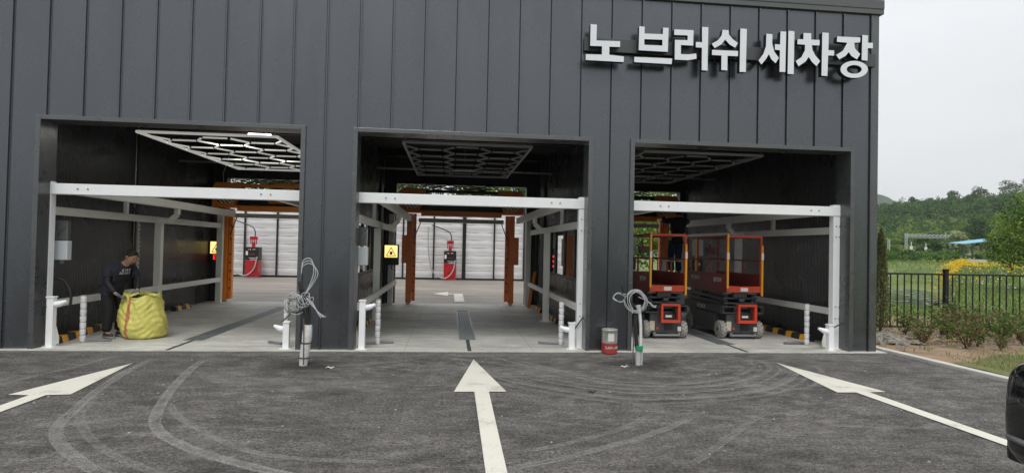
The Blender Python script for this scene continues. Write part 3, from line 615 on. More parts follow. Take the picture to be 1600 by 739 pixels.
# ------------------------------------------------------------------ quilted fabric wall behind, vacuums
M_sheet = mat('silver insulation sheet', (.70,.70,.71), .42, .15, var=.05, vscale=.8, bump=.5, bscale=6, stretch=(1,1,2.5))
t = thing('sheet_wall', 'silver grey sheet wall with black posts and horizontal seams behind the car wash', 'wall', (-4, 19.6, 0))
ps_ = [.68+1.45*k for k in range(-14, 6)]
for i, (a, b_) in enumerate(zip(ps_, ps_[1:])):
    v = []; f = []; nx, nz = 9, 41
    for j in range(nz):
        z = .1+3.6*j/(nz-1)
        for k in range(nx):
            x = a+(b_-a)*k/(nx-1); ph = ((z-.1) % .37)/.37
            v.append((x, 19.6-.035*math.sin(math.pi*ph)-.015*math.sin(k*1.1+i*2+z*2.5), z))
    for j in range(nz-1):
        for k in range(nx-1): f.append((j*nx+k, j*nx+k+1, (j+1)*nx+k+1, (j+1)*nx+k))
    for k in range(1, 10):
        pass
    MB().add(v, f).build('sheet_panel', M_sheet, t, smooth=True, fix=False)
    q = MB()
    for k in range(0, 10): z = .1+k*.37; q.box(a, b_, 19.565, 19.585, z-.008, z+.010)
    q.build('seam_strip', mat('seam strip', (.75,.75,.74), .5) if i == 0 else bpy.data.materials['seam strip'], t)
for i, a in enumerate(ps_):
    w = .085 if i % 4 == 2 else .035
    MB().box(a-w, a+w, 19.47, 19.56, 0, 3.75).build('post', M_black, t)
MB().box(ps_[0], ps_[-1], 19.48, 19.56, .0, .09).build('bottom_rail', M_black, t)

def vacuum(x, y, label):
    t = thing('vacuum_machine', label, 'vacuum machine', (x, y, 0), 'red and black vacuum machines along the sheet wall')
    MB().box(x-.29, x+.29, y, y+.5, .03, .80).build('lower_cabinet', M_red, t, bevel=.01)
    MB().box(x-.29, x+.29, y+.001, y+.5, .805, 1.38).build('upper_cabinet', M_black, t, bevel=.01)
    MB().box(x-.31, x+.31, y-.02, y+.52, 0, .03).build('plinth', M_steel, t)
    q = MB(); q.box(x-.26, x-.17, y-.004, y+.002, 1.02, 1.2); q.build('price_label', M_paper, t)
    q = MB(); q.box(x-.1, x+.14, y-.004, y+.002, 1.04, 1.065); q.build('red_stripe', M_red, t)
    for k in range(7): MB().box(x-.22+k*.065, x-.19+k*.065, y-.004, y+.001, 1.25+.012*(k%2), 1.275+.012*(k%3)).build('button', M_paper if k % 3 else M_red, t) if k < 7 else None
    MB().box(x-.12, x+.22, y-.004, y+.002, .88, .9).build('white_stripe', M_paper, t)
    MB().box(x-.06, x+.2, y-.004, y+.002, .80, .825).build('white_stripe', M_paper, t)
    q = MB(); q.box(x-.16, x+.16, y+.15, y+.3, 1.72, 1.86)
    for k in (-.12,-.04,.04,.12): q.tube([(x+k, y+.22, 1.5), (x+k, y+.22, 1.74)], .022, 8)
    q.box(x-.07, x+.07, y+.18, y+.26, 1.38, 1.6); q.build('nozzle_holder', M_red, t)
    P = [(x+.05, y+.25, 1.85), (x+.02, y+.25, 2.15), (x-.2, y+.3, 2.35), (x-.9, y+.35, 2.6)]; MB().tube(smooth3(P), .025, 8).build('boom_pipe', M_black, t)
    P = [(x+.25, y-.03, .95), (x+.12, y-.1, .4), (x-.25, y-.12, .1), (x-.75, y-.1, .35), (x-1.0, y-.05, 1.2), (x-1.05, y, 2.5)]; MB().tube(smooth3(P), .028, 8).build('suction_hose', mat('hose grey', (.35,.36,.35), .5) if 'hose grey' not in bpy.data.materials else bpy.data.materials['hose grey'], t)
    return t
def smooth3(P, n=8):
    P = [np.array(p, float) for p in P]; P = [2*P[0]-P[1]] + P + [2*P[-1]-P[-2]]; out = []
    for i in range(1, len(P)-2):
        for k in range(n):
            t = k/n; a, b, c, d = P[i-1], P[i], P[i+1], P[i+2]
            out.append(tuple(.5*((2*b)+(-a+c)*t+(2*a-5*b+4*c-d)*t*t+(-a+3*b-3*c+d)*t**3)))
    out.append(tuple(P[-2])); return out
vacuum(-8.88, 18.7, 'red and black vacuum machine seen through the left bay')
vacuum(.02, 19.0, 'red and black vacuum machine seen through the middle bay')

# ------------------------------------------------------------------ lit warning displays
M_lityel = mat('lit yellow screen', (.8,.7,.3), .4, emit=(1,.80,.28), es=1.0)
M_litred = mat('lit red digits', (.8,.05,.05), .4, emit=(1,.03,.02), es=1.5)
def display(x, y, label, er):
    t = thing('warning_display', label, 'display', (x, y, 1.36), 'lit yellow warning displays')
    MB().box(x-.20, x+.20, y-.0, y+.10, 1.08, 1.62).build('case', M_black, t, bevel=.008)
    MB().box(x-.165, x+.165, y-.006, y-.001, 1.28, 1.595).build('screen', M_lityel, t)
    q = MB(); P = [(x-.12, 1.32), (x+.12, 1.32), (x, 1.54)]
    for i in range(3): a, b_ = P[i], P[(i+1) % 3]; q.bar((a[0], y-.009, a[1]), (b_[0], y-.009, b_[1]), .004, .018, (0,0,1)) if False else q.bar((a[0], y-.009, a[1]), (b_[0], y-.009, b_[1]), .018, .004, (0,1,0))
    q.build('triangle', mat('triangle orange', (.55,.22,.03), .5), t)
    q = MB(); q.prism([(x-.035,1.355),(x+.03,1.35),(x+.04,1.40),(x+.03,1.45),(x+.01,1.42),(x,1.46),(x-.015,1.42),(x-.035,1.44)], lambda a, b: (a, y-.009, b), lambda a, b: (a, y-.012, b)); q.build('hand_mark', M_red, t)
    MB().box(x-.03, x+.05, y+.1, y+.3, 1.3, 1.4).build('bracket', M_black, t)
    if er: text_part('digits', 'Er', M_litred, t, .17, FRONT(x-.02, y-.006, 1.175))
    MB().tube([(x, y+.05, 1.08), (x+.02, y+.05, .98), (x+.06, y+.08, .95)], .012, 6).build('cable', M_rub, t)
    return t
display(-6.15, 7.30, 'lit yellow warning display with red Er digits behind the left gantry leg', True)
display(-1.53, 6.62, 'lit yellow warning display on the left rear post of the middle bay', False)
t = thing('red_digit_display', 'dark panel with glowing red digits behind the partition windows of the middle bay', 'display', (2.73, 6.5, 1.2))
MB().box(2.59, 2.87, 6.5, 6.56, 1.0, 1.6).build('case', M_black, t)
q = MB()
for k in range(3):
    for j in range(4): q.box(2.62+j*.058, 2.66+j*.058, 6.494, 6.499, 1.10+k*.13, 1.16+k*.13)
q.build('digits', M_litred, t)

# ------------------------------------------------------------------ control boxes with clear cover on the front posts
def ctlbox(x, y, label):
    t = thing('control_box', label, 'control box', (x, y, 1.4), 'pale control boxes with clear covers')
    MB().box(x-.10, x+.10, y, y+.11, 1.27, 1.56).build('box', mat('pale box', (.58,.62,.64), .4) if 'pale box' not in bpy.data.materials else bpy.data.materials['pale box'], t, bevel=.01)
    MB().box(x-.02, x+.02, y+.03, y+.07, 1.21, 1.27).build('cable_gland', M_steel, t)
    q = MB()
    for a, b_ in (((x-.08,y+.02,1.57),(x-.08,y+.02,1.86)), ((x-.08,y+.02,1.86),(x+.08,y+.02,1.86)), ((x+.08,y+.02,1.86),(x+.08,y+.02,1.57)), ((x-.08,y+.02,1.6),(x+.08,y+.02,1.82)), ((x-.08,y+.02,1.58),(x+.1,y+.02,1.58))): q.bar(a, b_, .008)
    q.build('cover_edge', M_steel, t)
    MB().box(x-.08, x+.08, y+.025, y+.1, 1.575, 1.86).build('clear_cover', mat('smoky plastic', (.12,.13,.13), .15) if 'smoky plastic' not in bpy.data.materials else bpy.data.materials['smoky plastic'], t)
    return t
ctlbox(-5.86, .44, 'pale control box with clear cover on the front post of the left bay')
ctlbox(-1.40, .44, 'pale control box with clear cover on the left front post of the middle bay')

# ------------------------------------------------------------------ sensor posts and taped poles at the bay entrances
def sensor_post(x, y, h, s, label):
    t = thing('sensor_post', label, 'sensor post', (x, y, .012), 'small white sensor posts at the bay entrances')
    MB().box(x-.045, x+.045, y-.045, y+.045, .02, h).build('tube', M_white, t, bevel=.005)
    MB().box(x-.055, x+.055, y-.055, y+.055, h, h+.02).build('cap', M_white, t, bevel=.004)
    MB().box(x-.08, x+.08, y-.08, y+.08, .012, .02).build('base_plate', M_galv, t)
    MB().tube([(x+s*.04, y, h-.10), (x+s*.10, y+.01, h-.09), (x+s*.19, y+.02, h-.05)], [.045, .045, .02], 10).build('sensor_head', M_white, t)
    return t
sensor_post(-5.76, .13, .73, 1, 'tall white sensor post beside the left post of the left bay')
sensor_post(-2.42, .08, .40, -1, 'short white sensor post at the right edge of the left bay')
sensor_post(-1.30, .05, .74, 1, 'tall white sensor post at the left edge of the middle bay')
sensor_post(1.96, .14, .41, -1, 'short white sensor post at the right edge of the middle bay')
sensor_post(6.32, .10, .42, -1, 'short white sensor post at the right edge of the right bay')
M_wrap = mat('white wrap', (.72,.73,.74), .3, var=.1, vscale=25, bump=.5, bscale=60)
M_tape = mat('clear tape band', (.42,.43,.44), .25, var=.2, vscale=30)
def wrapped(x, y, label, seed):
    t = thing('wrapped_pole', label, 'pole', (x, y, .012), 'poles wrapped in white foam and tape'); g = np.random.default_rng(seed)
    P = [(x, y, .02)]; rr = [.03]; z = .03
    while z < .70:
        P += [(x+g.normal(0,.003), y, z), (x, y, z+.03), (x, y, z+.075), (x, y, z+.095)]; rr += [.036, .041+g.random()*.003, .041+g.random()*.003, .037]; z += .1
    q = MB().tube(P, rr, 14); q.k = 1
    for k in range(7): z = .125+k*.1; q.lathe([(.036, -.008), (.042, -.006), (.042, .006), (.036, .008)], (x, y, z), 14)
    q.build('wrap', [M_wrap, M_tape], t, smooth=True)
    return t
wrapped(-5.57, .56, 'pole wrapped in white foam beside the left post of the left bay', 1)
wrapped(-2.50, .36, 'pole wrapped in white foam by the short post, right edge of left bay', 2)
wrapped(-1.12, .50, 'pole wrapped in white foam at the left edge of the middle bay', 3)
wrapped(1.86, .50, 'pole wrapped in white foam at the right edge of the middle bay', 4)
wrapped(6.24, .62, 'pole wrapped in white foam at the right edge of the right bay', 5)
def scrap(x, y, l, label, a):
    t = thing('angle_iron', label, 'angle iron', (x, y, .012), 'loose steel angle irons on the floor')
    ca, sa = math.cos(a), math.sin(a); q = MB(); q.bar((x, y, .035), (x+l*ca, y+l*sa, .03), .035, .012); q.bar((x, y+.02, .03), (x+l*ca, y+l*sa+.02, .025), .01, .045); q.build('bar', M_steel, t)
    q = MB(); q.bar((x+.03, y+.1, .02), (x+l*.9*ca, y+.08+l*sa, .02), .03, .012); q.build('bar', M_steel, t)
scrap(-5.52, .58, .32, 'loose steel angle iron on the floor beside the foam pole near the man', .25)
scrap(-2.82, .55, .28, 'loose steel angle iron on the floor at the right edge of the left bay', -.5)
scrap(-1.30, .47, .44, 'loose steel angle iron on the floor at the left edge of the middle bay', .25)
scrap(1.50, .62, .35, 'loose steel angle iron on the floor at the right edge of the middle bay', -.3)
scrap(5.86, .66, .36, 'loose steel angle iron on the floor at the right edge of the right bay', .05)
scrap(2.82, .45, .35, 'loose steel angle iron on the floor at the left edge of the right bay', .1)

# ------------------------------------------------------------------ black and yellow wheel stops
def stop(x, y, l, yaw, label, first=[None]):
    if first[0] is None:
        t = thing('wheel_stop', label, 'wheel stop', (0, 0, 0), 'black and yellow rubber wheel stops')
        prof = [(-.07, 0), (.07, 0), (.045, .10), (-.045, .10)]
        def seg(a, b_, d=0): return MB().prism([(p*(1+d), q*(1+d*.6)) for p, q in prof], lambda u, v: (u, a, v), lambda u, v: (u, b_, v))
        seg(0, .78).build('body', M_rub, t, bevel=.006)
        for a in (.1, .52): seg(a, a+.17, .03).build('yellow_panel', M_yel, t)
        first[0] = t; o = t
    else: o = dup(first[0])
    o.location = (x, y, .012); o.rotation_euler = (0, 0, yaw); o['label'] = label
stop(-5.88, .42, .8, .12, 'black and yellow wheel stop on the floor behind the foam pole in the left bay')
stop(-6.02, 1.28, .8, .05, 'black and yellow wheel stop beside the legs of the man')
stop(-6.15, 4.9, .8, .0, 'black and yellow wheel stop far back along the left wall of the left bay')
stop(-1.66, 1.15, .8, .03, 'black and yellow wheel stop nearest the entrance on the left of the middle bay')
stop(-1.63, 2.5, .8, .0, 'black and yellow wheel stop second from the entrance on the left of the middle bay')
stop(2.32, 1.0, .8, .02, 'black and yellow wheel stop nearest the entrance on the right of the middle bay')
stop(2.32, 3.2, .8, .0, 'black and yellow wheel stop behind the mid post on the right of the middle bay')
stop(2.28, 5.2, .8, .0, 'black and yellow wheel stop by the leaning orange plank in the middle bay')
stop(6.58, 1.0, .8, .05, 'black and yellow wheel stop nearest the entrance on the right of the right bay')
stop(6.54, 1.86, .8, .03, 'black and yellow wheel stop second from the entrance on the right of the right bay')
stop(6.52, 2.7, .8, .0, 'black and yellow wheel stop third from the entrance on the right of the right bay')
stop(6.50, 3.6, .8, .0, 'black and yellow wheel stop furthest back along the right wall of the right bay')
tag(MB().prism([(2.06, .02), (2.13, .02), (2.29, .98), (2.22, .98)], lambda a, b: (a, 6.42, b), lambda a, b: (a+.02, 6.45, b)).build('leaning_plank', M_orange2, loc=(2.1, 6.4, 0)), 'orange plank leaning on the wall at the back right of the middle bay', 'plank')

# vertical slotted cable tracks on the bay walls
M_navy = mat('blue hose', (.02,.03,.12), .4)
def cable_track(x, y, label, z1=3.5):
    t = thing('cable_track', label, 'cable track', (x, y, .012), 'vertical cable tracks on bay walls')
    MB().box(x-.02, x+.02, y-.045, y+.0, .35, z1).build('black_rail', M_black, t)
    r = MB().box(x-.01, x+.03, y+.05, y+.1, .2, 2.0).build('slotted_rail', M_galv, t)
    q = MB()
    for k in range(20): q.box(x+.029, x+.032, y+.062, y+.088, .3+k*.085, .345+k*.085)
    q.build('slot', M_black, r)
    MB().tube([(x+.03, y-.14, z1), (x+.03, y-.14, 1.2)], .012, 6).build('cable', M_steel, t)
    P = smooth3([(x+.05, y-.3, 2.42), (x+.08, y-.25, 2.2), (x+.08, y+.02, 2.1), (x+.06, y+.3, 2.13), (x+.05, y+.35, 2.09), (x+.08, y+.02, 2.08)]); MB().tube(P, .018, 6).build('hose', M_navy, t)
    return t
cable_track(-6.33, 3.55, 'vertical slotted cable track on the left wall behind the man', 3.75)
cable_track(-1.74, 1.9, 'vertical slotted cable track on the left side of the middle bay', 3.75)
P = smooth3([(-5.98, .45, 1.0), (-5.82, .5, .95), (-5.72, .5, .72), (-5.76, .5, .5), (-5.9, .48, .38)]); tag(MB().tube(P, .02, 8).build('black_hose', M_rub, loc=(-5.9, .45, .4)), 'thick black hose looping beside the left post of the left bay', 'hose')
P = smooth3([(-6.0, .2, .68), (-5.9, .1, .68), (-5.8, .08, .60)]); tag(MB().tube(P, .009, 6).build('black_cable', M_rub, loc=(-6, .2, .68)), 'thin black cable from the left post to the tall sensor post of the left bay', 'cable')
P = smooth3([(2.22, .22, .62), (2.14, .18, .5), (2.05, .2, .36), (1.99, .18, .28)]); tag(MB().tube(P, .010, 6).build('black_cable', M_rub, loc=(2.2, .2, .6)), 'thin black cable from the right post to the short sensor post of the middle bay', 'cable')
P = smooth3([(6.68, .2, .62), (6.6, .15, .48), (6.45, .14, .40), (6.36, .14, .34)]); tag(MB().tube(P, .010, 6).build('black_cable', M_rub, loc=(6.6, .2, .6)), 'thin black cable from the right post to the short sensor post of the right bay', 'cable')

# ------------------------------------------------------------------ cable stubs rising from the asphalt
def loops(mb, c, r, n, seed, r0=.0043, tilt=.4, squash=1.0):
    g = np.random.default_rng(seed)
    for i in range(n):
        rr = r*g.uniform(.75, 1.1); a0 = g.uniform(0, 6.28); tx, ty = g.normal(0, tilt), g.normal(0, tilt); E_ = Euler((tx, ty, g.uniform(-.5,.5))); cc = Vector(c)+Vector(g.normal(0, .018, 3))
        P = [cc + E_.to_matrix() @ Vector((rr*math.cos(a0+k*.2618), .02*math.sin(k*.9+i), rr*squash*math.sin(a0+k*.2618))) for k in range(24)]
        mb.tube(P, r0, 6, closed=True)
M_wcab = mat('white cable', (.50,.51,.52), .4, var=.08); M_foam = mat('grey white foam tube', (.62,.62,.61), .6, var=.12, vscale=12, bump=.4, bscale=30)
x, y = -1.86, -1.14
t = thing('cable_stub', 'foam wrapped conduits with a black and white wire coil, left of the middle bay', 'cable stub', (x, y, 0))
MB().tube([(x-.02, y, 0), (x-.012, y, .1), (x, y, .2), (x+.005, y, .29)], [.052,.056,.062,.062], 14).build('foam_tube', M_foam, t, smooth=True)
MB().tube([(x+.01, y, .28), (x+.02, y, .38), (x+.028, y, .5), (x+.03, y, .53)], [.058,.064,.056,.05], 14).build('foam_tube', M_foam, t, smooth=True)
for z, xx, r_ in ((.10,-.012,.059), (.295,.006,.066)): MB().lathe([(r_-.003,-.008),(r_+.002,-.006),(r_+.002,.006),(r_-.003,.008)], (x+xx, y, z), 16).build('black_tape', M_rub, t)
MB().bar((x, y-.07, .02), (x-.012, y-.065, .62), .012).build('rusty_rod', mat('rusty rod', (.16,.07,.03), .7), t)
for dx, top in ((-.03, .25), (.015, .0), (.045, -.1)):
    MB().tube(smooth3([(x+.02+dx*.4, y, .5), (x+dx, y, .7), (x+dx-.05, y, .9+top*.2), (x-.07+dx, y, 1.0+top*.4)]), .016, 8).build('black_conduit', M_rub, t)
q = MB(); loops(q, (x-.14, y-.02, .83), .12, 6, 3); loops(q, (x-.02, y-.03, .84), .07, 4, 9, squash=1.4); q.build('white_wire_coil', M_wcab, t)
q = MB(); loops(q, (x-.17, y, .81), .12, 3, 5); q.build('black_wire_coil', M_rub, t)
for k in range(3): MB().tube(smooth3([(x-.02, y-.03, .92), (x+.05+.02*k, y-.03, 1.08), (x+.09+.028*k, y-.03-.01*k, 1.24-.01*k), (x+.05, y-.03, 1.395-.03*k), (x-.05, y-.03, 1.37-.035*k), (x-.07, y-.02, 1.2)]), .0055, 6).build('white_wire', M_wcab, t)
for k in range(3): MB().tube(smooth3([(x, y-.03, .88), (x+.09, y-.04, .82-.02*k), (x+.15+.02*k, y-.04, .70-.01*k), (x+.20+.03*k, y-.04, .63+.005*k)]), .0055, 6).build('white_wire', M_wcab, t)
MB().tube(smooth3([(x-.1, y, .76), (x-.22, y+.04, .66), (x-.32, y+.05, .55)]), .007, 6).build('black_wire', M_rub, t)
x, y = 2.66, -1.08
t = thing('cable_stub', 'grey conduits with a green tape band and white cable coil near the paint can', 'cable stub', (x, y, 0))
MB().tube([(x, y, 0), (x, y, .27)], .036, 12).build('grey_pipe', mat('grey pipe', (.5,.52,.52), .4, var=.1), t, smooth=True)
MB().tube([(x+.052, y, 0), (x+.052, y, .24)], .014, 8).build('thin_pipe', M_wcab, t)
MB().lathe([(.05,-.035),(.054,-.03),(.054,.03),(.05,.035)], (x+.012, y, .235), 16).build('green_tape', mat('green tape', (.01,.30,.13), .4), t)
MB().tube(smooth3([(x+.03, y, .24), (x+.032, y, .5), (x+.01, y, .72), (x-.01, y, .80)]), .024, 10).build('white_conduit', M_wrap, t, smooth=True)
MB().tube([(x-.005, y, .78), (x-.012, y, .83)], [.022, .04], 10).build('flared_end', M_wrap, t)
P = [];
for k in range(120): a = k*.5; P.append((x+.055+.022*math.cos(a), y+.022*math.sin(a), .40+k*.0026))
MB().tube(P, .006, 6).build('black_spiral', M_rub, t)
MB().tube(smooth3([(x-.02, y, .24), (x-.045, y, .5), (x-.05, y, .7)]), .028, 10).build('black_conduit', M_rub, t)
MB().tube([(x-.06, y+.03, .8), (x-.2, y+.03, 1.0), (x-.24, y+.03, 1.1)], .02, 8).build('black_conduit', M_rub, t)
MB().tube([(x-.12, y+.0, .88), (x-.26, y, 1.0)], .018, 8).build('black_conduit', M_rub, t)
for k in range(2): MB().bar((x-.06-.02*k, y, .02), (x-.08, y, .62), .008).build('thin_rod', M_steel if k else mat('brown rod', (.16,.07,.03), .7), t)
q = MB(); loops(q, (x-.06, y-.03, .89), .145, 6, 13, tilt=.25); loops(q, (x-.28, y-.03, .93), .09, 2, 15, tilt=.2, squash=.7); q.build('white_wire_coil', M_wcab, t)
for k in range(2): MB().tube(smooth3([(x-.02, y-.03, .95), (x+.1, y-.03, .9), (x+.2, y-.03, .83-.02*k), (x+.24, y-.03, .80+.04*k)]), .0055, 6).build('white_wire', M_wcab, t)

# small litter
g = np.random.default_rng(4)
for (x, y, l) in ((-1.55,-1.35,'by the left cable stub'),(2.35,-1.28,'by the right cable stub'),(1.55,-2.7,'where the tyre marks cross right of the middle arrow')):
    v = [(x+g.normal(0,.01)+.03*k, y+.02*math.sin(k*2.2), .012+.01*(k%2)) for k in range(5)]
    tag(MB().tube(v, [.002,.008,.01,.008,.002], 5).build('litter_scrap', M_paper if 'stub' in l else M_rub, loc=(x, y, 0)), 'small scrap on the asphalt '+l, 'litter', 'small scraps on the asphalt')
q = MB(); 
for k in range(110):
    x, y = g.uniform(-5, 9), g.uniform(-5, -.3)
    if x > 7.1: continue
    s = g.uniform(.003, .008); q.box(x-s, x+s*g.uniform(.6,1.5), y-s, y+s, .0, s*.8)
q.build('grit', mat('pale grit', (.42,.41,.38), .9)); tag(bpy.data.objects['grit'], 'pale grit specks scattered over the asphalt', 'grit', kind='stuff')

# paint can
x, y = 2.49, -.19
t = thing('paint_can', 'round tin paint can with a red lower band on the kerb against the right pier', 'paint can', (x, y, .012))
MB().lathe([(0,0),(.12,0),(.124,.006),(.122,.014),(.122,.155)], (x, y, .013), 32).build('red_band', M_red if False else mat('can red', (.33,.03,.025), .4), t, smooth=True)
MB().lathe([(.121,.155),(.122,.16),(.122,.345),(.126,.35),(.126,.36),(.122,.365),(.10,.36),(0,.358)], (x, y, .013), 32).build('tin_body', mat('tin', (.50,.49,.46), .38, .5, var=.15, vscale=10), t, smooth=True)
q = MB(); q.add([(x+.1225*math.sin(a)*1.01, y-.1225*math.cos(a)*1.01, z) for z in (.20,.33) for a in np.linspace(-.45,.35,8)], [(i, i+1, i+9, i+8) for i in range(7)]); q.build('paper_label', M_paper, t)
for i, ch in enumerate('SAM-HW'):
    a = -.7+i*.32; text_part('lettering', ch, M_paper, t, .06, Matrix.Translation((x+.124*math.sin(a), y-.124*math.cos(a), .10)) @ Matrix.Rotation(a, 4, 'Z') @ Matrix.Rotation(R(90), 4, 'X'))
MB().tube(smooth3([(x-.125, y, .33), (x-.09, y-.09, .335), (x, y-.13, .33), (x+.09, y-.09, .335), (x+.125, y, .33)]), .003, 5).build('handle', M_steel, t)

# ------------------------------------------------------------------ scissor lift (front at y=0, facing -Y)
def scissor_lift():
    t = thing('scissor_lift', 'x', 'scissor lift', (0,0,0), 'red scissor lifts parked in the right bay')
    LN = 1.75
    def P(name, q, m, par=t, **k): return q.build(name, m, par, **k)
    # chassis
    q = MB(); q.box(-.30, .30, .02, LN-.05, .10, .46); P('chassis', q, M_liftb, bevel=.012)
    q = MB(); q.box(-.39, -.30, .32, LN-.42, .10, .44); P('side_cabinet', q, M_liftb, bevel=.012)
    q = MB(); q.box(.30, .39, .32, LN-.42, .10, .44); P('side_cabinet', q, M_liftb, bevel=.012)
    q = MB(); q.box(-.38, .38, .04, LN, .46, .49); q.box(-.40, -.36, .04, LN, .46, .60); q.box(.36, .40, .04, LN, .46, .60)
    for k in range(16): q.box(-.402, -.36, .12+k*.1, .15+k*.1, .60, .606)
    dk_ = P('frame_deck', q, M_liftb, bevel=.006)
    for s in (-1, 1):        # fork pockets at the front end
        q = MB()
        xa, xb = sorted((s*.15, s*.39)); q.box(xa, xb, -.02, .1, .585, .60); q.box(xa, xb, -.02, .1, .47, .485); q.box(xa, xa+.015, -.02, .1, .485, .585); q.box(xb-.015, xb, -.02, .1, .485, .585); P('fork_pocket', q, M_liftb)
    for s in (-1, 1):
        for y in (.14, LN-.24):
            w = P('wheel', MB().wheel((s*.35, y, .165), .165, .11), M_tyre, smooth=True)
            q = MB(); q.wheel((s*.37, y, .165), .10, .09, 20); P('rim', q, M_rim, w)
            q = MB(); q.tube([(s*.412, y, .165), (s*.425, y, .165)], .03, 10); P('hub_cap', q, M_liftb, w)
            q = MB()
            for k in range(14):
                a = k*math.pi*2/14
                for j, o_ in ((-1, 0), (1, .22)):
                    aa = a+o_; q.bar((s*.35+j*.05, y+.164*math.cos(aa), .165+.164*math.sin(aa)), (s*.35+j*.01, y+.167*math.cos(aa+.2), .165+.167*math.sin(aa+.2)), .010, .006)
            P('tread_groove', q, M_rub, w)
    # scissor stack: arms left and right, cross tubes
    for i in range(4):
        z = .53+i*.095
        for s in (-1, 1):
            q = MB(); q.bar((s*.30, .1+.04*(i%2), z), (s*.30, LN-.12, z+.045), .035, .07); q.bar((s*.25, .12, z+.05), (s*.25, LN-.1-.03*(i%2), z), .035, .07); P('scissor_arm', q, M_liftb, bevel=.004)
        for yy in (.11, LN/2, LN-.14): P('cross_tube', MB().tube([(-.32, yy, z+.02), (.32, yy, z+.02)], .022, 10), M_steel if i == 3 else M_liftb)
    q = MB(); q.bar((0, .3, .55), (0, LN-.4, .76), .09, .09); P('hydraulic_cylinder', q, M_steel)
    q = MB(); q.box(-.16, .1, .04, .16, .76, .86); q.box(-.05, .05, .02, .1, .68, .74); P('pump_unit', q, M_liftb, bevel=.006)
    # red guard frame at the front
    q = MB(); x0, x1, z0, z1 = -.13, .23, .30, .64
    q.box(x0, x1, -.10, -.02, z1-.04, z1); q.box(x0, x1, -.10, -.02, z0, z0+.05); q.box(x0, x0+.04, -.10, -.02, z0+.05, z1-.04); q.box(x1-.05, x1, -.10, -.02, z0+.05, z1-.04); P('guard_frame', q, M_lift, bevel=.004)
    q = MB(); q.box(x0+.04, x1-.05, -.01, .02, z0+.05, z0+.15); P('drive_unit', q, M_rub)
    q = MB(); q.box(-.02, .10, -.016, -.011, z0+.09, z0+.13); P('plate_label', q, M_paper)
    q = MB(); q.box(-.02, .12, .0, .02, .16, .27); P('control_recess', q, M_black)
    q = MB(); q.tube([(-.17, .02, .19), (-.17, -.01, .19)], .02, 12); P('red_knob', q, M_lift)
    q = MB(); q.box(-.30, -.21, .012, .018, .15, .32); P('warning_label', q, mat('tan label', (.55,.48,.38), .6, var=.2, vscale=30) if 'tan label' not in bpy.data.materials else bpy.data.materials['tan label'])
    q = MB(); q.box(.22, .29, .012, .018, .14, .22); P('blue_label', q, M_paper)
    q = MB(); q.tube([(-.22, -.01, .07), (.24, -.01, .07)], .025, 10); q.box(-.24, -.2, -.02, .06, .05, .12); q.box(.22, .26, -.02, .06, .05, .12); P('tie_rod', q, M_steel)
    # platform
    pw = .325
    q = MB(); q.box(-pw, pw, -.03, LN+.02, .885, .92); P('platform_floor', q, mat('worn deck', (.20,.15,.13), .6, var=.3, vscale=9) if 'worn deck' not in bpy.data.materials else bpy.data.materials['worn deck'])
    q = MB(); q.box(-pw, pw, -.05, -.03, .86, .97); fp = P('front_toe_board', q, M_lift, bevel=.004)
    q = MB(); 
    for s in (-1, 1):
        for i in range(6):
            for j in range(2): q.tube([(s*(.12+.035*i), -.052, .895+j*.04), (s*(.12+.035*i), -.049, .895+j*.04)], .007, 6)
    P('hole', q, M_black, fp); q = MB(); q.box(-.07, .07, -.054, -.051, .88, .945); P('white_plate', q, M_paper, fp)
    for s in (-1, 1):
        q = MB(); xa, xb = sorted((s*pw, s*(pw+.02))); q.box(xa, xb, -.05, LN+.03, .84, 1.19); sp_ = P('side_panel', q, M_maroon, bevel=.004)
        if s == -1:
            text_part('lettering', 'SKYJACK', M_paper, sp_, .11, LEFTF(-pw-.022, LN-.42, 1.07)); text_part('lettering', 'SJIII 3219', M_paper, sp_, .11, LEFTF(-pw-.022, .32, 1.07), xs=.8)
    q = MB(); q.box(-pw, pw, LN, LN+.02, .86, 1.15); P('rear_panel', q, M_maroon)
    q = MB()
    q.bar((-pw, -.03, .97), (-pw, -.03, 1.9), .035); q.bar((pw, -.03, .97), (pw, -.03, 1.9), .035); q.bar((-pw, -.03, 1.88), (pw, -.03, 1.88), .04); P('front_rail', q, M_lift)
    for s in (-1, 1):
        q = MB(); x = s*(pw+.005); q.bar((x, -.03, 1.88), (x, LN, 1.88), .035); q.bar((x, 0, 1.44), (x, LN, 1.44), .03); q.bar((x, LN*.38, 1.19), (x, LN*.38, 1.44), .03); q.bar((x, LN*.72, 1.19), (x, LN*.72, 1.88), .03)
        q.bar((x, LN, 1.15), (x, LN, 1.9), .035); P('side_rail', q, M_maroon)
    q = MB(); q.bar((-pw, LN, 1.88), (pw, LN, 1.88), .035); q.bar((-pw, LN, 1.44), (pw, LN, 1.44), .03); P('rear_rail', q, M_maroon)
    for s in (-1, 1):        # yellow latch bars
        q = MB(); z0 = .93 if s < 0 else .80; q.bar((s*(pw+.005), -.065, z0), (s*(pw+.005), -.065, 1.93 if s < 0 else 1.72), .033, .03); yb = P('yellow_bar', q, M_yel)
        q = MB(); q.box(s*(pw+.005)-.022, s*(pw+.005)+.022, -.085, -.08, 1.46, 1.58); q.box(s*(pw+.005)-.014, s*(pw+.005)+.014, -.088, -.083, 1.52, 1.54); P('bar_label', q, M_paper, yb)
    q = MB(); q.bar((-pw+.06, LN-.25, 1.15), (-pw+.06, LN-.25, 1.86), .035); P('yellow_stay', q, M_yel)
    q = MB(); q.box(-pw+.03, -pw+.27, LN-.12, LN-.10, 1.5, 1.84); P('notice_board', q, mat('pale board', (.42,.40,.42), .6))
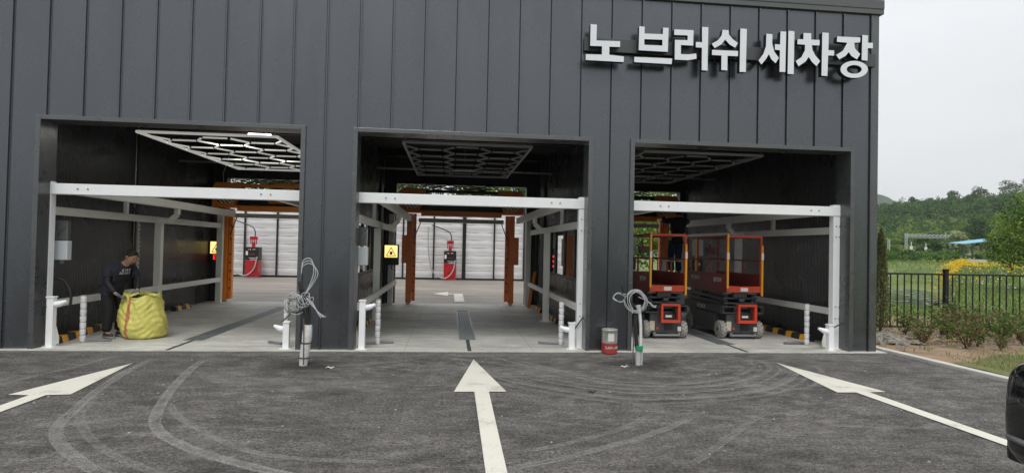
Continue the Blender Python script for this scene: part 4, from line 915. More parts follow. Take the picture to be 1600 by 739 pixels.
    q = MB(); q.box(-pw+.04, -pw+.26, LN-.13, LN-.11, 1.18, 1.42); P('document_box', q, M_black); q = MB(); q.box(-pw+.08, -pw+.20, LN-.134, LN-.131, 1.30, 1.35); P('box_label', q, M_paper)
    q = MB(); q.box(-.03, .13, LN-.3, LN-.16, 1.55, 1.68); P('control_box', q, mat('dark red box', (.12,.02,.02), .4))
    q = MB(); q.tube([(.03, LN-.24, 1.66), (.03, LN-.26, 1.76)], .012, 8); P('joystick', q, M_black)
    # ladder and side lettering
    text_part('lettering', 'SKYJACK', M_paper, dk_, .10, LEFTF(-.403, .9, .525))
    q = MB()
    for k in range(3): q.bar((-.22, LN+.04, .3+k*.22), (.22, LN+.04, .3+k*.22), .025)
    q.bar((-.22, LN+.04, .2), (-.22, LN+.04, .9), .025); q.bar((.22, LN+.04, .2), (.22, LN+.04, .9), .025); P('ladder', q, M_steel)
    return t
lf = scissor_lift()
lf.location = (3.93, 1.24, .012); lf['label'] = 'red scissor lift nearest the right pier, in front of the worker on the ladder'
dup(lf, (5.38, 1.24, .012), 'red scissor lift on the right, between the other lift and the dark side wall')

# ------------------------------------------------------------------ black car at the right edge
def car():
    x0, y1 = 3.51, -5.70      # front left corner; the car faces the building
    t = thing('parked_car', 'black car whose glossy front corner shows at the right edge', 'car', (x0+.92, y1-2.2, 0))
    M_car = mat('black car paint', (.006,.007,.008), .12, coat=1)
    M_pl = mat('black bumper plastic', (.012,.012,.013), .45)
    stations = [(0,.84,.34,.88),(-.03,.88,.29,.95),(-.12,.905,.25,1.0),(-.4,.925,.22,1.04),(-1.2,.93,.22,1.08),(-2.4,.94,.22,1.12),(-3.6,.93,.22,1.12),(-4.2,.90,.24,1.08),(-4.5,.82,.32,1.0)]
    v = []; f = []; n = 16
    for (y, hw, zb, zt) in stations:
        for k in range(n):
            a = 2*math.pi*k/n; cx, sx = math.cos(a), math.sin(a); p = .30
            v.append((x0+.92+hw*math.copysign(abs(cx)**p, cx), y1+y, (zb+zt)/2+(zt-zb)/2*math.copysign(abs(sx)**p, sx)))
    for i in range(len(stations)-1):
        for k in range(n): f.append((i*n+k, i*n+(k+1)%n, (i+1)*n+(k+1)%n, (i+1)*n+k))
    f.append(tuple(range(n))); f.append(tuple(range((len(stations)-1)*n, len(stations)*n)))
    o = MB().add(v, f).build('body', M_car, t, smooth=True); s_ = o.modifiers.new('s', 'SUBSURF'); s_.levels = 2; s_.render_levels = 2
    q = MB(); q.box(x0+.22, x0+1.62, y1-3.9, y1-1.7, 1.05, 1.6); b_ = q.build('cabin', M_glass if False else mat('dark car glass', (.01,.01,.012), .05), t, bevel=.18)
    MB().box(x0+.32, x0+1.52, y1-3.5, y1-2.2, 1.585, 1.63).build('roof', M_car, t, bevel=.02)
    MB().box(x0+.10, x0+1.74, y1-.12, y1+.012, .30, .44).build('bumper_lip', M_pl, t, bevel=.03)
    tp = [(x0+.5, y1+.012, .47), (x0+.16, y1+.008, .47), (x0+.055, y1-.06, .47), (x0+.012, y1-.2, .47), (x0-.004, y1-.5, .47), (x0-.008, y1-.62, .47)]
    MB().tube(tp, .018, 8).build('bumper_trim', mat('grey trim', (.16,.165,.17), .35), t, smooth=True)
    MB().tube([(x0+.10, y1+.0, .66), (x0+.05, y1-.06, .68), (x0+.02, y1-.16, .72)], .012, 6).build('side_marker', mat('lens', (.06,.05,.05), .1), t)
    MB().box(x0+.35, x0+1.49, y1-.1, y1+.015, .48, .74).build('grille', M_pl, t, bevel=.02)
    for hx in (x0+.30, x0+1.19): MB().box(hx, hx+.35, y1-.12, y1+.01, .70, .78).build('headlight', mat('headlight', (.12,.12,.13), .05, coat=1) if 'headlight' not in bpy.data.materials else bpy.data.materials['headlight'], t, bevel=.02)
    for y in (-.9, -3.6):
        for s in (-1, 1):
            xw = x0+.92+s*.82; w = MB().wheel((xw, y1+y, .34), .34, .22).build('wheel', M_rub, t, smooth=True)
            MB().wheel((xw+s*.02, y1+y, .34), .22, .2, 20).build('rim', M_steel, w)
    MB().box(x0-.12, x0+.06, y1-1.75, y1-1.6, 1.05, 1.2).build('mirror', M_car, t, bevel=.03)
car()

# ------------------------------------------------------------------ people
def skin(name, verts, edges, m, parent, base, sub=2):
    me = bpy.data.meshes.new(name); b = Vector(base); me.from_pydata([tuple(Vector(v[:3])-b) for v in verts], edges, [])
    o = bpy.data.objects.new(name, me); COL.objects.link(o); o.modifiers.new('Skin', 'SKIN'); o.modifiers['Skin'].use_smooth_shade = True
    sv = me.skin_vertices[0].data
    for i, v in enumerate(verts):
        r_ = v[3]; sv[i].radius = (r_, v[4] if len(v) > 4 else r_); sv[i].use_root = (i == 0)
    s_ = o.modifiers.new('Sub', 'SUBSURF'); s_.levels = sub; s_.render_levels = sub
    dg = bpy.context.evaluated_depsgraph_get(); nm = bpy.data.meshes.new_from_object(o.evaluated_get(dg)); bpy.data.objects.remove(o)
    nm.materials.clear(); nm.materials.append(m); nm.polygons.foreach_set('use_smooth', [True]*len(nm.polygons))
    o = bpy.data.objects.new(name, nm); COL.objects.link(o); o.parent = parent; o['_w'] = tuple(b); return o
M_skin = mat('skin', (.42,.23,.15), .5, var=.05); M_hair = mat('black hair', (.008,.007,.007), .45, bump=.6, bscale=120)
M_tee = mat('navy tee', (.018,.018,.032), .85, var=.2, vscale=6, bump=.4, bscale=14); M_sleeve = mat('black sleeve', (.008,.008,.009), .7)
M_trou = mat('black trousers', (.010,.010,.012), .85, var=.25, vscale=8, bump=.5, bscale=12); M_glove = mat('grey glove', (.13,.14,.15), .85, bump=.3, bscale=60)
M_shoe = mat('dark shoe', (.03,.03,.032), .6); M_jean = mat('dark blue jeans', (.015,.03,.06), .85, var=.3, vscale=8, bump=.4, bscale=20)
def hand(pos, d, nrm, m, parent, base, s=1.0, curl=.7):
    d = Vector(d).normalized(); nrm = Vector(nrm).normalized(); side = d.cross(nrm).normalized(); p = Vector(pos)
    V = [(*p, .032*s, .028*s), (*(p+d*.045*s), .038*s, .018*s), (*(p+d*.085*s), .040*s, .016*s)]; E_ = [(0,1),(1,2)]
    o = skin('glove', V, E_, m, parent, base, 2)
    for k, (off, ln) in enumerate(((-.030,.068),(-.010,.078),(.011,.073),(.031,.058))):
        a = p+d*.075*s+side*off*s; dd = (d*math.cos(.25*curl)-nrm*math.sin(.25*curl)).normalized(); b1 = a+dd*ln*.5*s; d2 = (d*math.cos(1.1*curl)-nrm*math.sin(1.1*curl)); b2 = b1+d2*ln*.32*s; d3 = (d*math.cos(1.9*curl)-nrm*math.sin(1.9*curl)); b3 = b2+d3*ln*.28*s
        skin('finger', [(*a, .0105*s), (*b1, .010*s), (*b2, .009*s), (*b3, .008*s)], [(0,1),(1,2),(2,3)], m, o, base, 1)
    a = p+d*.02*s+side*-.03*s; b1 = a+(d*.5-side*.8-nrm*.2).normalized()*.035*s; b2 = b1+(d*.9-side*.3-nrm*.4).normalized()*.032*s
    skin('thumb', [(*a, .013*s), (*b1, .012*s), (*b2, .010*s)], [(0,1),(1,2)], m, o, base, 1)
def person(J, label, base, fwd, tee, trou, sleeve, glove, hairlen=1.0):
    """J: joints in world coordinates"""
    t = thing('person', label, 'person', base)
    F = Vector(fwd).normalized(); up = Vector((0,0,1)); rt = F.cross(up).normalized()
    g = lambda k: Vector(J[k])
    hd = g('head'); nk = g('neck'); ff = Vector(J['face']).normalized(); hu = (hd-nk).normalized(); hu = (hu-ff*hu.dot(ff)).normalized(); hr = ff.cross(hu).normalized()
    V = []; E_ = []; idx = {}
    def a(k, p, r_, par=None, r2=None):
        idx[k] = len(V); V.append((*p, r_, r2 or r_)); 
        if par is not None: E_.append((idx[par], idx[k]))
    a('pel', g('pelvis'), .13, None, .11); a('waist', g('pelvis').lerp(g('chest'), .45), .115, 'pel', .10); a('chest', g('chest'), .14, 'waist', .11); a('nb', g('chest').lerp(nk, .75), .075, 'chest'); a('neck', nk, .052, 'nb')
    a('jaw', hd - hu*.055+ff*.015, .074, 'neck'); a('mid', hd, .094, 'jaw', .100); a('top', hd+hu*.055-ff*.01, .084, 'mid'); a('crown', hd+hu*.085-ff*.01, .04, 'top')
    for s, q in ((1,'r'),(-1,'l')):
        a(q+'sh', g(q+'sh'), .058, 'chest'); a(q+'el', g(q+'el'), .041, q+'sh'); a(q+'fa', g(q+'el').lerp(g(q+'wr'), .35), .038, q+'el'); a(q+'wr', g(q+'wr'), .026, q+'fa'); a(q+'ha', g(q+'wr')+Vector(J[q+'hd']).normalized()*.05, .022, q+'wr')
        a(q+'hip', g(q+'hip'), .085, 'pel'); a(q+'kn', g(q+'kn'), .058, q+'hip'); a(q+'ca', g(q+'kn').lerp(g(q+'an'), .3), .055, q+'kn'); a(q+'an', g(q+'an'), .036, q+'ca'); a(q+'toe', g(q+'an')+Vector((F.x,F.y,0))*.13-up*.045, .03, q+'an')
    body = skin('body', V, E_, M_skin, t, base)
    # face
    nose = MB(); c = hd-hu*.012+ff*.083; nose.tube([c+hu*.025, c-hu*.005+ff*.016, c-hu*.02+ff*.004], [.006,.012,.009], 8); nose.build('nose', M_skin, t, smooth=True)
    for s in (-1, 1):
        e_ = hd+hu*.012+ff*.080+hr*s*.030; MB().tube([e_-hr*.010, e_+ff*.003, e_+hr*.010], [.003,.006,.003], 6).build('eye', M_hair, t)
        MB().tube([e_+hu*.018-hr*.015, e_+hu*.022+ff*.002, e_+hu*.018+hr*.015], [.002,.0045,.002], 6).build('eyebrow', M_hair, t)
        e_ = hd-hu*.005+hr*s*.085-ff*.005; MB().tube([e_+hu*.022, e_+hr*s*.010, e_-hu*.024], [.008,.014,.007], 8).build('ear', M_skin, t, smooth=True)
    m_ = hd-hu*.050+ff*.078; MB().tube([m_-hr*.02, m_+ff*.004, m_+hr*.02], [.003,.005,.003], 6).build('mouth', mat('lips', (.30,.11,.08), .5), t)
    # hair cap
    v = []; f = []; nn = 20; mm = 11
    for i in range(mm):
        ph = i/(mm-1)
        for k in range(nn):
            th = 2*math.pi*k/nn; back = .5-.5*math.cos(th)     # th = 0 is the face side
            lim = (.60 + 1.40*back*hairlen+.55*abs(math.sin(th)))*ph; r_ = .096 + .004*math.sin(k*5+i*3)*(1-ph) - .012*ph**2*(1-back) + .002*math.sin(k*2.3)
            d = hu*math.cos(lim)+(ff*math.cos(th)+hr*math.sin(th))*math.sin(lim)
            v.append(hd+hu*.012-ff*.006+d*r_*(1 if i < mm-1 else .93))
    for i in range(mm-1):
        for k in range(nn): f.append((i*nn+k, i*nn+(k+1)%nn, (i+1)*nn+(k+1)%nn, (i+1)*nn+k))
    MB().add(v, f).build('hair', M_hair, t, smooth=True)
    # clothing
    sh = [(*g('pelvis')-up*.07, 0)] if False else None
    P0 = g('pelvis')-up*.09
    Vs = [(*g('pelvis').lerp(g('chest'), .1), .175, .135), (*P0, .172, .14), (*g('pelvis').lerp(g('chest'), .55), .165, .13), (*g('chest'), .205, .16), (*g('chest').lerp(nk, .62), .12, .105), (*(nk-(nk-g('chest')).normalized()*.012), .066, .066)]
    Es = [(0,1),(0,2),(2,3),(3,4),(4,5)]
    for q in 'rl':
        n_ = len(Vs); el = g(q+'el'); shd = g(q+'sh'); Vs += [(*shd, .082), (*shd.lerp(el, .75), .072)]; Es += [(3, n_), (n_, n_+1)]
    tee_o = skin('shirt', Vs, Es, tee, t, base)
    for q in 'rl':
        el = g(q+'el'); wr = g(q+'wr'); s_ = skin('sleeve', [(*g(q+'sh').lerp(el, .3), .056), (*el, .05), (*el.lerp(wr, .5), .046), (*wr, .040)], [(0,1),(1,2),(2,3)], sleeve, t, base)
    Vt = [(*(g('pelvis')-up*.02), .15, .125), (*(g('pelvis')+up*.05), .145, .12)]; Et = [(0,1)]
    for q in 'rl':
        n_ = len(Vt); h = g(q+'hip'); k = g(q+'kn'); an = g(q+'an'); Vt += [(*(h-up*.03), .108), (*h.lerp(k, .5), .098), (*k, .083), (*k.lerp(an, .5), .078), (*(an-up*.0), .074)]; Et += [(0, n_), (n_, n_+1), (n_+1, n_+2), (n_+2, n_+3), (n_+3, n_+4)]
    skin('trousers', Vt, Et, trou, t, base)
    for q in 'rl':
        an = g(q+'an'); F2 = Vector((F.x, F.y, 0)).normalized()
        so = MB(); c = an+F2*.07; pts = []
        for k in range(16):
            th = 2*math.pi*k/16; pts.append((c+F2*.15*math.cos(th)+rt*.052*math.sin(th)))
        z0 = an.z-.075; so.prism([(p.x, p.y) for p in pts], lambda a_, b_: (a_, b_, z0), lambda a_, b_: (a_, b_, z0+.025)); so.build('sole', mat('pale sole', (.25,.25,.24), .7) if 'pale sole' not in bpy.data.materials else bpy.data.materials['pale sole'], t)
        skin('shoe', [(*(an-F2*.03-up*.02), .05, .045), (*(an+F2*.06-up*.035), .048, .038), (*(an+F2*.16-up*.045), .040, .028)], [(0,1),(1,2)], M_shoe, t, base)
        wr = g(q+'wr'); hand(wr+(wr-g(q+'el')).normalized()*.0, J[q+'hd'], J[q+'hn'], glove, t, base, 1.2)
    return t, body, tee_o
F_ = (.86,-.50,0)
J = dict(pelvis=(-5.48,1.12,.85), chest=(-5.33,1.07,1.09), neck=(-5.205,1.03,1.225), head=(-5.115,1.005,1.315), face=(.72,-.38,-.62),
 rsh=(-5.42,.915,1.125), rel=(-5.40,.86,.91), rwr=(-5.265,.835,.745), lsh=(-5.20,1.22,1.125), lel=(-5.06,1.13,.93), lwr=(-5.01,.99,.79),
 rhd=(.75,.15,-.5), rhn=(-.5,0,-.8), lhd=(.3,-.6,-.6), lhn=(0,.7,-.7),
 rhip=(-5.51,1.04,.81), rkn=(-5.43,.99,.46), ran=(-5.47,1.0,.10), lhip=(-5.42,1.20,.81), lkn=(-5.33,1.18,.46), lan=(-5.38,1.20,.10))
pt, body, tee_o = person(J, 'man in a navy T-shirt and black trousers bending over the yellow sack', (-5.43,1.1,.012), F_, M_tee, M_trou, M_sleeve, M_glove)
# lettering on the shirt chest: short white brush strokes in two lines, like the handwriting on the photograph's shirt
ch = Vector((-5.32,1.07,1.05)); Fv2 = Vector(F_).normalized(); rt2 = Fv2.cross(Vector((0,0,1))).normalized(); upc = Vector((.30,-.05,.95)).normalized()
bpy.context.view_layer.update()
q = MB(); g = np.random.default_rng(11)
me = tee_o.data; from mathutils.bvhtree import BVHTree
bv = BVHTree.FromPolygons([tuple(v.co+Vector(tee_o['_w'])) for v in me.vertices], [tuple(p.vertices) for p in me.polygons])
def on(u, w):
    o_ = ch+Fv2*.4+rt2*u+Vector((0,0,w)); hit = bv.ray_cast(o_, -Fv2)[0]; return (hit+Fv2*.004) if hit else None
for row, w0, n_ in ((0, .055, 4), (1, .005, 5)):
    for k in range(n_):
        u0 = .085-k*.04-(row*.0); u0 = -u0+ (0 if row else .01)
        for st in (((-.012,.012),(.012,.014)), ((0,.018),(-.008,-.008)), ((-.013,-.01),(.013,-.012)), ((.008,.015),(.010,-.016)))[:3+(k%2)]:
            a = on(u0+st[0][0], w0+st[0][1]+g.normal(0,.003)); b_ = on(u0+st[1][0], w0+st[1][1]+g.normal(0,.003))
            if a and b_ and (a-b_).length < .08: q.bar(a, b_, .006, .003, Fv2)
q.build('shirt_lettering', M_paper, tee_o)

# worker on a ladder in the right bay, seen from behind
F2_ = (.1,1,0)
J2 = dict(pelvis=(5.36,4.5,1.92), chest=(5.42,4.5,2.22), neck=(5.44,4.53,2.40), head=(5.45,4.57,2.52), face=(.1,.95,.25),
 rsh=(5.60,4.5,2.33), rel=(5.74,4.68,2.30), rwr=(5.70,4.9,2.42), lsh=(5.24,4.5,2.33), lel=(5.12,4.68,2.30), lwr=(5.2,4.9,2.42),
 rhd=(0,.8,.5), rhn=(0,-.5,.8), lhd=(0,.8,.5), lhn=(0,-.5,.8),
 rhip=(5.44,4.5,1.86), rkn=(5.45,4.58,1.47), ran=(5.44,4.5,1.12), lhip=(5.28,4.5,1.86), lkn=(5.27,4.58,1.47), lan=(5.27,4.5,1.12))
person(J2, 'worker in a black top and blue jeans standing on a stepladder behind the scissor lifts', (5.36,4.5,1.05), F2_, mat('black top', (.008,.008,.009), .85), M_jean, M_sleeve, M_skin)
t = thing('step_ladder', 'grey aluminium stepladder under the worker in the right bay', 'ladder', (5.36,4.6,.012))
for x in (5.14, 5.58):
    MB().bar((x-.04 if x < 5.3 else x+.04, 4.30, .012), (x, 4.62, 1.36), .05, .025, (0,1,0)).build('front_rail', M_galv, t)
    MB().bar((x-.03 if x < 5.3 else x+.03, 5.05, .012), (x, 4.68, 1.36), .04, .02, (0,1,0)).build('rear_rail', M_galv, t)
for k in range(4): MB().box(5.12, 5.60, 4.30+.068*k, 4.40+.068*k, .27*(k+1)-.02-(0 if k < 3 else .065), .27*(k+1)+.005-(0 if k < 3 else .065)).build('step', M_galv, t)
MB().box(5.10, 5.62, 4.40, 4.72, 1.355, 1.38).build('top_cap', M_galv, t, bevel=.005)

# ------------------------------------------------------------------ yellow woven sack
M_sack = mat('yellow woven sack', (.64,.60,.15), .5, var=.14, vscale=7, bump=.9, bscale=16); M_stripe = mat('faded red stripe', (.45,.17,.07), .6, var=.15, vscale=12)
t = thing('woven_sack', 'large yellow woven sack with a red stripe, stuffed full, beside the man', 'sack', (-4.86,1.08,.012))
g = np.random.default_rng(2); n = 96; mrow = 44; v = []; f = []; mi = []
for j in range(mrow):
    h = j/(mrow-1); z = .012+.71*h
    base_r = .300+.085*math.sin(min(1, h*2.3)*math.pi/2)*(1-.0*h) - .115*h**1.5
    if h < .06: base_r *= .80+.2*(h/.06)**.5
    for k in range(n):
        a = 2*math.pi*k/n
        r_ = base_r*(1+.035*math.sin(3*a+2*h*3)+.02*math.sin(5*a-7*h)) + .008*math.sin(h*15+3*math.sin(a*2)+2*a)*(.3+.7*math.sin(a*1.5+h*2)**2) + .006*math.sin(11*a+7*math.sin(h*3+a))*(.3+h) + .008*math.sin(h*47+6*math.sin(a*3))*math.sin(a*2+h*5) + g.normal(0,.0012)
        rx = r_*.99; ry = r_*.88; zz = z + (.035*math.sin(a*2+1)+.02*math.sin(a*5))*h**6
        v.append((-4.96+.03*(1-h)*1+rx*math.cos(a)-.02*h, 1.08+ry*math.sin(a), zz))
def mside(k, h):
    a = 360*k/n; c0 = 244+15*h+3*math.sin(h*5); return abs(a-c0) < 4.2 or abs(a-(208+6*math.sin(h*4))) < 2.0
mb = MB()
mb.v = v
for j in range(mrow-1):
    for k in range(n): mb.f.append((j*n+k, j*n+(k+1)%n, (j+1)*n+(k+1)%n, (j+1)*n+k)); mb.mi.append(1 if mside(k+.5, (j+.5)/mrow) else 0)
mb.f.append(tuple(range(n))); mb.mi.append(0)
mb.build('cloth', [M_sack, M_stripe], t, smooth=True)
v = []; f = []
for i in range(9):
    q_ = 1-i/8.5
    for k in range(48):
        a = 2*math.pi*k/48; v.append((-4.975+.275*q_*math.cos(a), 1.08+.23*q_*math.sin(a), .715-.03*(1-q_)+.03*math.sin(a*4+i*1.3)*q_+g.normal(0,.008)))
for i in range(8):
    for k in range(48): f.append((i*48+k, i*48+(k+1)%48, (i+1)*48+(k+1)%48, (i+1)*48+k))
MB().add(v, f).build('folded_top', M_sack, t, smooth=True)

# ------------------------------------------------------------------ fence
t = thing('railing_fence', 'black metal railing fence with thin upright bars beside the car wash', 'fence', (10.5, 2.45, 0))
FY = 2.45; M_fence = mat('fence black', (.007,.007,.008), .6)
for k, x in enumerate((8.47, 10.53, 12.59, 14.65, 16.71)):
    p_ = MB().box(x-.04, x+.04, FY-.04, FY+.04, -.05, 1.31).build('post', M_fence, t, bevel=.004); MB().box(x-.05, x+.05, FY-.05, FY+.05, 1.31, 1.345).build('post_cap', M_fence, p_, bevel=.01)
for k, x in enumerate((8.47, 10.53, 12.59, 14.65)):
    q = MB(); q.box(x+.04, x+2.02, FY-.02, FY+.02, 1.21, 1.245); q.build('top_rail', M_fence, t)
    q = MB(); q.box(x+.04, x+2.02, FY-.018, FY+.018, .10, .13); q.build('bottom_rail', M_fence, t)
    for i in range(1, 13): xx = x+i*.1585; MB().tube([(xx, FY, .128), (xx, FY, 1.212)], .015, 6).build('baluster', M_fence, t)

# ------------------------------------------------------------------ vegetation helpers
def leafmat(name, c1, c2, rough=.6):
    m = bpy.data.materials.new(name); m.use_nodes = True; t = m.node_tree; n = t.nodes; l = t.links; b = n['Principled BSDF']
    gm = n.new('ShaderNodeNewGeometry'); mx = n.new('ShaderNodeMix'); mx.data_type = 'RGBA'; mx.inputs['A'].default_value = (*c1, 1); mx.inputs['B'].default_value = (*c2, 1)
    l.new(gm.outputs['Random Per Island'], mx.inputs['Factor']); l.new(mx.outputs['Result'], b.inputs['Base Color']); b.inputs['Roughness'].default_value = rough; b.inputs['Specular IOR Level'].default_value = .25
    tr = n.new('ShaderNodeBsdfTranslucent'); l.new(mx.outputs['Result'], tr.inputs[0]); ms = n.new('ShaderNodeMixShader'); ms.inputs[0].default_value = .3
    l.new(b.outputs[0], ms.inputs[1]); l.new(tr.outputs[0], ms.inputs[2]); l.new(ms.outputs[0], n['Material Output'].inputs[0]); return m
class Leaves:
    def __init__(s): s.V = []; s.mi = []
    def cloud(s, pts, size, mi=0, up=0.0, aspect=.6, g=rng):
        n = len(pts); a = g.normal(size=(n,3)); a[:,2] += up*2; a /= np.linalg.norm(a, axis=1)[:,None]
        b = np.cross(a, g.normal(size=(n,3))); b /= np.linalg.norm(b, axis=1)[:,None]; sz = size*g.uniform(.6,1.3,(n,1))
        A = a*sz*.5; B_ = b*sz*.5*aspect
        s.V.append(np.stack([pts-A, pts+B_, pts+A, pts-B_], 1)); s.mi.append(np.full(n, mi) if np.isscalar(mi) else mi)
    def crown(s, c, r, n, size, mi=0, clumps=12, g=rng, low=-.5):
        d = g.normal(size=(clumps,3)); d /= np.linalg.norm(d, axis=1)[:,None]; d[:,2] = np.where(d[:,2] < low, -d[:,2], d[:,2])
        rad = g.uniform(.45,.95,(clumps,1)); cc = d*rad; cr = g.uniform(.24,.42,clumps)
        k = g.integers(0, clumps, n); q = g.normal(size=(n,3)); q /= np.linalg.norm(q, axis=1)[:,None]; q *= (g.uniform(.35,1,(n,1))**.5)*cr[k][:,None]; q[:,2] *= .75
        s.cloud(np.array(c)+(cc[k]+q)*np.array(r), size, mi, g=g)
    def build(s, name, mats, parent=None, base=(0,0,0)):
        V = np.concatenate(s.V); n = len(V); me = bpy.data.meshes.new(name); co = (V-np.array(base)).reshape(-1, 3).astype(np.float32)
        me.vertices.add(4*n); me.vertices.foreach_set('co', co.ravel()); me.loops.add(4*n); me.loops.foreach_set('vertex_index', np.arange(4*n, dtype=np.int32))
        me.polygons.add(n); me.polygons.foreach_set('loop_start', np.arange(0, 4*n, 4, dtype=np.int32)); 
        mats = mats if isinstance(mats, list) else [mats]
        for q in mats: me.materials.append(q)
        me.polygons.foreach_set('material_index', np.concatenate(s.mi).astype(np.int32)); me.update(calc_edges=True)
        o = bpy.data.objects.new(name, me); COL.objects.link(o)
        if parent is not None: o.parent = parent
        o['_w'] = tuple(base); return o
G_mid = leafmat('mid green leaves', (.055,.13,.028), (.14,.25,.05)); G_dark = leafmat('dark green leaves', (.032,.08,.026), (.075,.15,.045)); G_pine = leafmat('pine green', (.035,.08,.035), (.075,.135,.05))
G_light = leafmat('light green leaves', (.16,.25,.045), (.30,.37,.08)); G_pale = leafmat('pale cream blossom', (.50,.50,.30), (.30,.34,.16)); G_brown = leafmat('brown tinged leaves', (.17,.12,.06), (.19,.19,.08))
G_yel = leafmat('yellow petals', (.75,.48,.02), (.80,.58,.05)); G_grass = leafmat('grass blades', (.13,.19,.055), (.25,.31,.12)); M_bark = mat('bark', (.09,.065,.045), .9, var=.3, vscale=8, bump=.6, bscale=20)
def tree(name, label, cat, x, y, z, h, rx, n, size, mats, base_h=.3, trunk=.12, group=None, clumps=16, seed=1, mi=None, rz=None):
    g = np.random.default_rng(seed); t = thing(name, label, cat, (x, y, z), group)
    q = MB(); P = [(x, y, z-.2)]
    for k in range(1, 6): P.append((x+g.normal(0,.03*h*.3), y+g.normal(0,.03*h*.3), z+h*.85*k/5))
    q.tube(P, [trunk*(1-.17*k) for k in range(6)], 8)
    for k in range(6):
        i = 1+k % 4; a = g.uniform(0, 6.28); p0 = Vector(P[i]); p1 = p0+Vector((math.cos(a)*rx*.4, math.sin(a)*rx*.4, h*.10)); p2 = p0+Vector((math.cos(a)*rx*.8, math.sin(a)*rx*.8, h*.2)); q.tube([p0, p1, p2], [trunk*.45, trunk*.3, trunk*.1], 6)
    q.build('trunk', M_bark, t, smooth=True)
    L_ = Leaves(); rzz = rz or (h*(1-base_h)/2); c = (x, y, z+h-rzz)
    k = max(1, len(mats))
    for m_i in range(k): L_.crown(c, (rx, rx, rzz), n//k, size, m_i, clumps=clumps, g=g, low=-.8)
    L_.build('crown', mats, t, (x, y, z)); return t
def hz(x, y): return float(terr(x, y))

# columnar conifer at the building corner
x, y = 8.50, 1.75
t = thing('columnar_conifer', 'narrow columnar conifer turning brown at the corner of the building', 'tree', (x, y, 0))
MB().tube([(x, y, -.05), (x+.01, y, .6), (x, y, 1.8)], [.03,.022,.008], 8).build('trunk', M_bark, t)
g = np.random.default_rng(8); L_ = Leaves(); n = 5200; h = g.uniform(.02, 1, n)**.85; r_ = (.19*(1-h)**.5*(.6+.4*np.minimum(1, h*6)))*g.uniform(.35,1.05,n); a = g.uniform(0, 6.28, n); pts = np.stack([x+r_*np.cos(a), y+r_*np.sin(a), .12+h*2.0+.03*np.sin(a*3)], 1)
L_.cloud(pts, .05, (g.random(n) < .6).astype(int), up=1.2, aspect=.3, g=g); L_.build('crown', [G_dark, G_brown], t, (x, y, 0))

# low shrubs in the planting bed
def shrub(x, y, h, label, seed, first={}):
    pk = seed % 4
    if pk not in first:
        g = np.random.default_rng(5+pk); t = thing('low_shrub', label, 'shrub', (0,0,0), 'young shrubs planted along the fence'); q = MB(); L_ = Leaves(); 
        for k in range(9+2*pk):
            a = g.uniform(0, 6.28); s_ = g.uniform(.08,.34); top = (s_*math.cos(a), s_*math.sin(a), g.uniform(.22,.56)); q.tube([(0,0,-.03), (top[0]*.3, top[1]*.3, .15), top], [.007,.005,.002], 5)
            m = 26; u = g.uniform(.35, 1.05, m); L_.cloud(np.stack([top[0]*u**1.2, top[1]*u**1.2, top[2]*u], 1)+g.normal(0,.038,(m,3)), .052, (g.random(m) < (.25+.15*pk)).astype(int), g=g)
        q.build('stems', mat('reddish stem', (.12,.05,.03), .8), t); L_.build('foliage', [G_mid, G_brown], t); first[pk] = t; o = t
    else: o = dup(first[pk])
    o.location = (x, y, .03); o.rotation_euler = (0, 0, seed*1.3); o.scale = (h, h, h*(.9+.03*(seed % 5))); o['label'] = label
    return o
g = np.random.default_rng(21)
sp = []
for row, (yy, x_0, x_1, n_) in enumerate(((1.75, 9.15, 13.4, 9), (1.15, 8.75, 12.6, 8), (.45, 8.35, 11.4, 7))):
    for k in range(n_): sp.append((x_0+(x_1-x_0)*k/(n_-1)+g.normal(0,.08), yy+g.normal(0,.12), g.uniform(.85,1.4), row, k))
ORD = ['first','second','third','fourth','fifth','sixth','seventh','eighth','ninth']
ROW = ['row against the fence','middle row of the bed','row nearest the kerb']
for (x, y, h, row, k) in sp: shrub(x, y, h, f'small leafy shrub, {ORD[k]} from the building in the {ROW[row]}', int(k*3+row*7+1))
o = shrub(9.4, .05, .5, 'tiny bright green weed on the edge of the grass patch', 3); o['category'] = 'weed'

# rocks and gravel in the bed
M_rock = mat('grey rock', (.30,.28,.25), .85, var=.25, vscale=9, bump=.5, bscale=15)
def rockmesh(mb, x, y, z, s, g):
    v = []; 
    P = [(-1,-1,-1),(1,-1,-1),(1,1,-1),(-1,1,-1),(-.8,-.8,1),(.8,-.8,1),(.8,.8,1),(-.8,.8,1)]; a = g.uniform(0, 6.28); ca, sa = math.cos(a), math.sin(a); ax, ay, az = g.uniform(.6,1.3,3)
    for p in P:
        u = (p[0]*ax*g.uniform(.75,1.1)*s, p[1]*ay*g.uniform(.75,1.1)*s, p[2]*az*.55*g.uniform(.7,1.1)*s); v.append((x+u[0]*ca-u[1]*sa, y+u[0]*sa+u[1]*ca, z+u[2]))
    mb.add(v, [(0,3,2,1),(4,5,6,7),(0,1,5,4),(1,2,6,5),(2,3,7,6),(3,0,4,7)])
g = np.random.default_rng(31); q = MB()
for k in range(900):
    if k < 330: x, y, s_ = g.uniform(7.4, 8.5), g.uniform(.6, 2.3), g.uniform(.025, .07)
    else: x, y, s_ = g.uniform(7.4, 14), g.uniform(.0, 3.2), g.uniform(.012, .035)
    rockmesh(q, x, y, .06+s_*.3, s_, g)
tag(q.build('gravel', M_rock), 'grey stones and gravel strewn on the soil by the building corner', 'gravel', kind='stuff')
